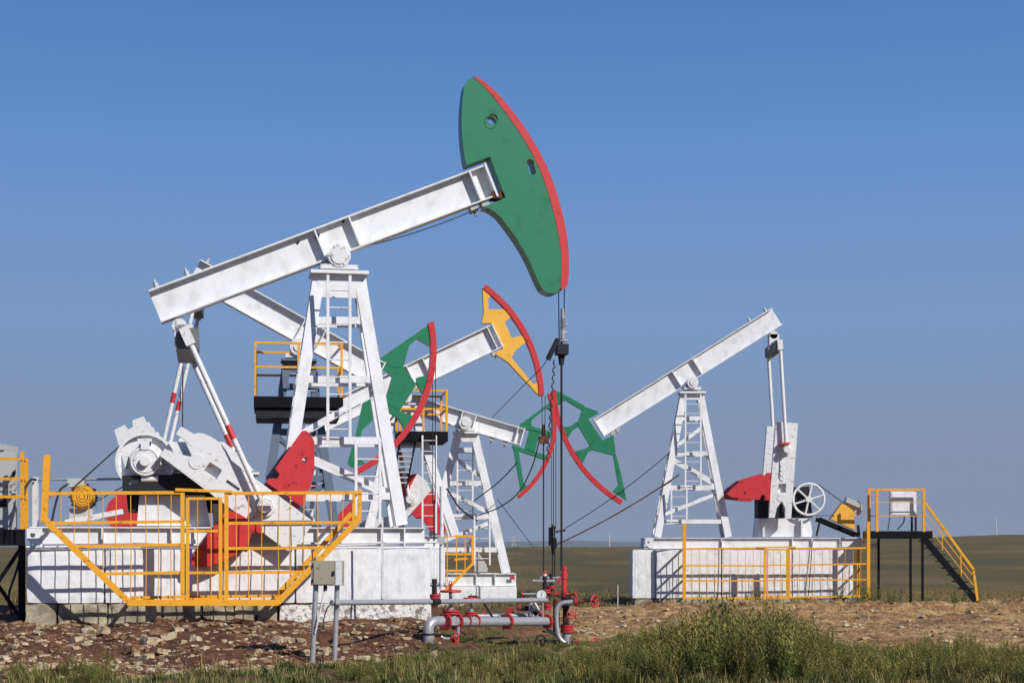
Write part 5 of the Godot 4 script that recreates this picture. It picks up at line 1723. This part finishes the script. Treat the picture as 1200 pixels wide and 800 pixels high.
func build_rocks() -> void:
	rng.seed = 77
	var meshes := []
	for k in 10:
		meshes.append(rock_mesh(100 + k))
	var made := []
	for n in 78:
		var x: float
		var d: float
		var s := 0.075 + 0.085 * pow(rng.randf(), 2.0)
		var lab: String
		var grp: String
		var red := rng.randf() < 0.2
		var px: float
		if n < 56:
			d = rng.randf_range(24.0, 29.2)
			px = rng.randf_range(5.0, 505.0)
			var zone := "under the wall's left corner"
			if px > 420: zone = "left of the bent pipe"
			elif px > 330: zone = "by the junction box"
			elif px > 215: zone = "below the guard gate"
			elif px > 100: zone = "below the slanted guard end"
			lab = "%s %s rock %s %s" % ["large" if s > 0.1 else "small", "reddish" if red else "pale", "close" if d > 27.6 else ("halfway" if d > 25.8 else "low down"), zone]
			grp = "rocks below the front foundation"
		else:
			d = rng.randf_range(34.0, 47.5)
			px = rng.randf_range(690.0, 1190.0)
			s *= 1.15
			lab = "%s %s stone on the soil bank %s" % ["large" if s > 0.115 else "small", "brown" if red else "tan", "before the right guard" if px > 790 and px < 1020 else ("below the black stair" if px >= 1020 else "beside the wellhead")]
			grp = "stones on the soil bank"
		x = (px - CX) / F * d
		var o := MeshInstance3D.new()
		o.name = numbered("rock")
		o.mesh = meshes[n % 10]
		o.material_override = mt.rock_red if red else mt.rock
		add_child(o)
		o.position = Vector3(x, height(x, d) + s * 0.12, -d)
		o.rotation = Vector3(rng.randf_range(-0.4, 0.4), rng.randf_range(0, TAU), rng.randf_range(-0.4, 0.4))
		o.scale = Vector3.ONE * s * Vector3(rng.randf_range(0.9, 1.5), rng.randf_range(0.7, 1.0), rng.randf_range(0.8, 1.2))
		o.set_meta("label", lab)
		o.set_meta("category", "rock")
		o.set_meta("group", grp)
		made.append(o)
	told_apart(made, "from left")
	for kind in 2:
		for k in 4:
			var xf := []
			for i in 1700 if kind == 0 else 1500:
				var x: float
				var d: float
				if i % 3 < 2:
					d = rng.randf_range(22.5, 29.8); x = (rng.randf_range(-10.0, 515.0) - CX) / F * d
				else:
					d = rng.randf_range(29.0, 49.0); x = (rng.randf_range(640.0, 1215.0) - CX) / F * d
				if soil_at(x, d) < 0.4:
					continue
				# stones lie in drifts with bare soil between
				if gn2.get_noise_2d(x * 0.7 + 50.0, d * 0.7) * 0.5 + 0.5 < 0.12 + rng.randf() * 0.62:
					continue
				var s := 0.010 + 0.065 * pow(rng.randf(), 3.6)
				var b := Basis.from_euler(Vector3(rng.randf_range(-0.5, 0.5), rng.randf_range(0, TAU), rng.randf_range(-0.5, 0.5))).scaled(Vector3(rng.randf_range(0.8, 1.6), rng.randf_range(0.6, 1.0), rng.randf_range(0.8, 1.3)) * s)
				xf.append(Transform3D(b, Vector3(x, height(x, d) + s * 0.1, -d)))
			multi("rubble", meshes[k + kind * 4], xf, [], mt.rock if kind == 0 else mt.rock_red, ["pale limestone rubble strewn over bare soil", "reddish stone chips strewn over bare soil"][kind], "rubble")

func blade(m: MB, base: Vector3, dir: Vector3, h: float, w: float, bendy: float, col: Color) -> void:
	var side := Vector3(-dir.z, 0, dir.x) * w
	var p := [base, base + Vector3(0, h * 0.5, 0) + dir * bendy * 0.25 * h, base + Vector3(0, h * (0.95 - bendy * 0.25), 0) + dir * bendy * h]
	var n := dir * -0.6 + Vector3(0, 0.6, 0)
	n = n.normalized()
	var cc := m.v.size()
	tri(m, p[0] - side, p[0] + side, p[1] + side * 0.8, n, n, n)
	tri(m, p[0] - side, p[1] + side * 0.8, p[1] - side * 0.8, n, n, n)
	tri(m, p[1] - side * 0.8, p[1] + side * 0.8, p[2], n, n, n)
	for i in m.v.size() - cc:
		m.c.append(col)

func leaf(m: MB, a: Vector3, dir: Vector3, l: float, w: float, col: Color) -> void:
	var s := dir.cross(Vector3.UP)
	if s.length() < 0.05:
		s = Vector3.RIGHT
	s = s.normalized() * w
	var n := s.cross(dir).normalized()
	if n.y < 0:
		n = -n
	tri(m, a, a + dir * l * 0.5 + s, a + dir * l, n, n, n)
	tri(m, a, a + dir * l * 0.5 - s, a + dir * l, n, n, n)
	for i in 6:
		m.c.append(col)

func grass_tuft(sd: int, nb: int, h: float, w: float, dry: float) -> ArrayMesh:
	var r := RandomNumberGenerator.new()
	r.seed = sd
	var m := MB.new()
	for i in nb:
		var t := r.randf() * TAU
		var dir := Vector3(cos(t), 0, sin(t))
		var g := Color(0.062, 0.112, 0.016).lerp(Color(0.26, 0.21, 0.07), 1.0 if r.randf() < dry else r.randf() * 0.35)
		blade(m, dir * r.randf() * 0.06, dir, h * r.randf_range(0.5, 1.1), w * r.randf_range(0.7, 1.2), r.randf_range(0.1, 0.7), g)
	return m.mesh()

func weed_mesh(sd: int, stems: int, h: float, spread: float, seedy: float) -> ArrayMesh:
	# steppe wormwood: upright wand-like stems with steep side shoots, small leaves, yellowing seed heads on top
	var r := RandomNumberGenerator.new()
	r.seed = sd
	var m := MB.new()
	for s in stems:
		var t := r.randf() * TAU
		var rad := sqrt(r.randf()) * spread
		var base := Vector3(cos(t), 0, sin(t)) * rad * 0.75
		var lean := Vector3(cos(t), 0, sin(t)) * rad * 0.35 + Vector3(r.randf_range(-0.09, 0.09), 0, r.randf_range(-0.09, 0.09))
		var hh := h * r.randf_range(0.5, 1.1)
		var green := Color(0.052, 0.098, 0.014).lerp(Color(0.150, 0.170, 0.030), r.randf())
		var tip := green.lerp(Color(0.34, 0.28, 0.08), seedy + r.randf() * 0.3)
		var c0 := m.v.size()
		bar3(m, base, base + lean * 0.5 + Vector3(0, hh * 0.5, 0), 0.006, 0.0045)
		bar3(m, base + lean * 0.5 + Vector3(0, hh * 0.5, 0), base + lean + Vector3(0, hh, 0), 0.0045, 0.002)
		for i in m.v.size() - c0:
			m.c.append(green.lerp(Color(0.16, 0.10, 0.04), 0.4))
		for k in 20:
			var f := 0.12 + 0.88 * float(k + 1) / 20
			var p := base + lean * f + Vector3(0, hh * f, 0)
			var a := k * 2.4 + r.randf()
			var dir := Vector3(cos(a), r.randf_range(0.9, 2.0), sin(a)).normalized()
			var shoot := hh * (0.24 - 0.17 * f) * r.randf_range(0.6, 1.3)
			var col := green.lerp(tip, smoothstep(0.45, 0.95, f + r.randf_range(-0.1, 0.1)))
			leaf(m, p, dir, shoot, 0.010, col)
			for q in 4:
				var d2 := (dir + Vector3(r.randf_range(-0.8, 0.8), r.randf_range(-0.2, 0.6), r.randf_range(-0.8, 0.8))).normalized()
				leaf(m, p + dir * shoot * (0.2 + 0.22 * q), d2, 0.055 * r.randf_range(0.7, 1.3), 0.007, col.lerp(green, 0.3 * r.randf()))
	return m.mesh()

func bar3(m: MB, a: Vector3, b: Vector3, ra: float, rb: float) -> void:
	cyl(m, a, b, ra, rb, 3, false)

func stand_top(px: float) -> float:      # height of the weed stand against the bearing, metres
	return 0.28 + 0.46 * smoothstep(700.0, 845.0, px) * (1.0 - smoothstep(885.0, 1010.0, px))

func build_plants() -> void:
	rng.seed = 201
	var wm := []
	for k in 6:
		wm.append(weed_mesh(300 + k, 8 + k, 1.0, 0.30, [0.1, 0.3, 0.45, 0.15, 0.9, 0.3][k]))
	# the dense stand of weeds right of the wellhead, the lower growth to both sides of it
	for k in 6:
		var xf := []
		var cols := []
		for i in 150:
			var d: float
			var px: float
			var h: float
			if i < 62:
				px = rng.randf_range(690.0, 1030.0)
				d = rng.randf_range(21.0, 27.5)
				h = stand_top(px) * rng.randf_range(0.35, 1.25)
			elif i < 104:
				px = rng.randf_range(940.0, 1220.0)
				d = rng.randf_range(20.8, 26.4)
				h = rng.randf_range(0.2, 0.42)
			elif i < 142:
				px = rng.randf_range(400.0, 790.0)
				d = rng.randf_range(20.8, lerpf(23.0, 29.0, smoothstep(400.0, 560.0, px)))
				h = rng.randf_range(0.12, 0.30) + 0.12 * smoothstep(600.0, 760.0, px)
			else:
				px = rng.randf_range(-10.0, 130.0)
				d = rng.randf_range(20.8, 23.0)
				h = rng.randf_range(0.15, 0.3)
			if d > 25.6 and px > 470 and px < 725:
				h *= 0.45
			var x := (px - CX) / F * d
			var w := maxf(h, 0.3) * rng.randf_range(0.85, 1.2)
			xf.append(Transform3D(Basis(Vector3.UP, rng.randf() * TAU).scaled(Vector3(w, h, w)), Vector3(x, height(x, d) - 0.02, -d)))
			var v := rng.randf_range(0.75, 1.25)
			cols.append(Color(v * rng.randf_range(0.95, 1.2), v, v * 0.9))
		multi("weeds", wm[k], xf, cols, mt.leaf, "dense leafy green and yellowing steppe weeds in the foreground", "weeds")
	# single clumps that can be counted along the right foundation
	var made := []
	for px in [806.0, 828.0, 858.0, 884.0, 906.0, 941.0, 979.0, 1004.0, 1022.0, 1048.0, 1092.0, 1124.0]:
		var d := rng.randf_range(49.0, 52.6) if px < 960 or px > 1030 else rng.randf_range(46.0, 48.0)
		var o := MeshInstance3D.new()
		o.name = numbered("weed_clump")
		o.mesh = wm[made.size() % 6]
		o.material_override = mt.leaf
		add_child(o)
		var x: float = (px - CX) / F * d
		var s := rng.randf_range(0.38, 0.7)
		o.position = Vector3(x, height(x, d) - 0.02, -d)
		o.rotation.y = rng.randf() * TAU
		o.scale = Vector3(s * 1.5, s, s * 1.5)
		o.set_meta("label", "green weed clump at the foot of the right guard" if px < 1010 else "green weed clump on bare soil below the landing and stair")
		o.set_meta("category", "plant")
		o.set_meta("group", "weed clumps along the right foundation")
		made.append(o)
	told_apart(made, "from left")
	# grass
	var gt := [grass_tuft(401, 11, 0.12, 0.0045, 0.2), grass_tuft(402, 6, 0.24, 0.0035, 0.8), grass_tuft(403, 13, 0.08, 0.005, 0.08)]
	for k in 3:
		var xf := []
		var cols := []
		for i in [26000, 6000, 26000][k]:
			var d := 20.0 + 14.0 * pow(rng.randf(), 1.3)
			var px := rng.randf_range(-30.0, 1230.0)
			var x := (px - CX) / F * d
			var s := soil_at(x, d)
			if rng.randf() < s * 1.2 - 0.01:
				continue
			var cl := gn2.get_noise_2d(x * 0.8, d * 0.8)
			if rng.randf() < 0.5 - cl * 2.6:
				continue
			var sc := rng.randf_range(0.45, 1.25) * (1.0 + cl * 0.6)
			if d > 26.0 and px > 470 and px < 725:
				sc *= 0.55
			var b := Basis(Vector3.UP, rng.randf() * TAU).scaled(Vector3(sc, sc * rng.randf_range(0.7, 1.2), sc))
			xf.append(Transform3D(b, Vector3(x, height(x, d) - 0.01, -d)))
			var v := rng.randf_range(0.7, 1.25)
			cols.append(Color(v * (1.0 + 0.25 * gn.get_noise_2d(x * 0.4, d * 0.4)), v, v))
		multi("grass", gt[k], xf, cols, mt.leaf, "patchy green and dry grass in the foreground", "grass")
	var xf2 := []
	var cols2 := []
	for i in 9000:
		var d := 47.0 + 24.0 * pow(rng.randf(), 1.4)
		var px := rng.randf_range(-30.0, 1230.0)
		var x := (px - CX) / F * d
		if rng.randf() < soil_at(x, d) * 1.1:
			continue
		var sc := rng.randf_range(0.5, 1.1)
		xf2.append(Transform3D(Basis(Vector3.UP, rng.randf() * TAU).scaled(Vector3(sc * 1.8, sc * 0.8, sc * 1.8)), Vector3(x, height(x, d) - 0.01, -d)))
		var v2 := rng.randf_range(0.75, 1.15)
		cols2.append(Color(v2 * 1.1, v2, v2))
	multi("grass", gt[1], xf2, cols2, mt.leaf, "dry steppe grass of the field behind the pumpjacks", "grass")

# ---------------------------------------------------------------- main
func sky_image() -> ImageTexture:
	# clear air: pale grey blue at the horizon deepening to blue overhead
	var stops := [[0.0, Color(0.240, 0.292, 0.405)], [3.0, Color(0.232, 0.298, 0.432)], [8.0, Color(0.190, 0.318, 0.560)], [13.0, Color(0.134, 0.278, 0.590)], [18.5, Color(0.080, 0.200, 0.500)], [40.0, Color(0.036, 0.105, 0.31)], [90.0, Color(0.016, 0.056, 0.19)]]
	var im := Image.create(256, 512, false, Image.FORMAT_RGBF)
	for y in 512:
		var el := 90.0 - 180.0 * (y + 0.5) / 512.0
		var c: Color = Color(0.16, 0.14, 0.11)
		if el >= 0:
			for k in stops.size() - 1:
				if el >= stops[k][0] and el <= stops[k + 1][0]:
					c = stops[k][1].lerp(stops[k + 1][1], (el - stops[k][0]) / (stops[k + 1][0] - stops[k][0]))
		for x in 256:
			im.set_pixel(x, y, c)
	return ImageTexture.create_from_image(im)

func _ready() -> void:
	rng.seed = 12
	var cam := Camera3D.new()
	cam.name = "camera"
	add_child(cam)
	cam.position = CAM
	cam.near = 0.1
	cam.far = 9000.0
	cam.set_frustum(0.1 * 800.0 / F, Vector2(0.0, 0.1 * (CY - 400.0) / F), 0.1, 9000.0)
	cam.current = true
	var env := Environment.new()
	env.background_mode = Environment.BG_SKY
	var sky := Sky.new()
	var sm := PanoramaSkyMaterial.new()
	sm.panorama = sky_image()
	sky.sky_material = sm
	env.sky = sky
	env.tonemap_mode = Environment.TONE_MAPPER_LINEAR
	env.tonemap_exposure = 1.0
	env.fog_enabled = true
	env.fog_density = 0.00009
	env.fog_light_color = Color(0.78, 0.85, 0.97)
	env.sdfgi_enabled = true
	env.ssao_enabled = true
	env.ssil_enabled = true
	var we := WorldEnvironment.new()
	we.environment = env
	add_child(we)
	var sun := DirectionalLight3D.new()
	sun.name = "sun"
	sun.light_energy = 1.5
	sun.light_color = Color(1.0, 0.985, 0.96)
	sun.light_angular_distance = 0.5
	sun.shadow_enabled = true
	add_child(sun)
	sun.look_at_from_position(Vector3(1.0, 1.0, 1.0), Vector3.ZERO)
	make_materials()
	build_ground()
	build_foundations()
	org = at(260, 728, 30.8); yaw = deg_to_rad(10.0)
	crank_reference(0.96)
	build_first_pumpjack()
	build_second_pumpjack()
	build_third_pumpjack()
	build_fourth_pumpjack()
	build_fifth_pumpjack()
	build_first_guard()
	build_right_guard()
	build_far_guard()
	build_flow_line()
	build_first_wellhead()
	small_wellhead(638.5, 50.0, 669.0, "white and red wellhead below the yellow headed pumpjack's rod", mt.white_worn, mt.red)
	small_wellhead(646.0, 55.5, 673.0, "rusty wellhead with red gland below the right pumpjack's rod", mt.rust, mt.red)
	small_wellhead(509.0, 45.0, 684.0, "dark wellhead half hidden behind the front foundation's corner", mt.rust, mt.dark, 0.5)
	build_conduit()
	build_right_stair()
	build_left_station()
	build_wires()
	build_far_marks()
	build_rocks()
	build_plants()
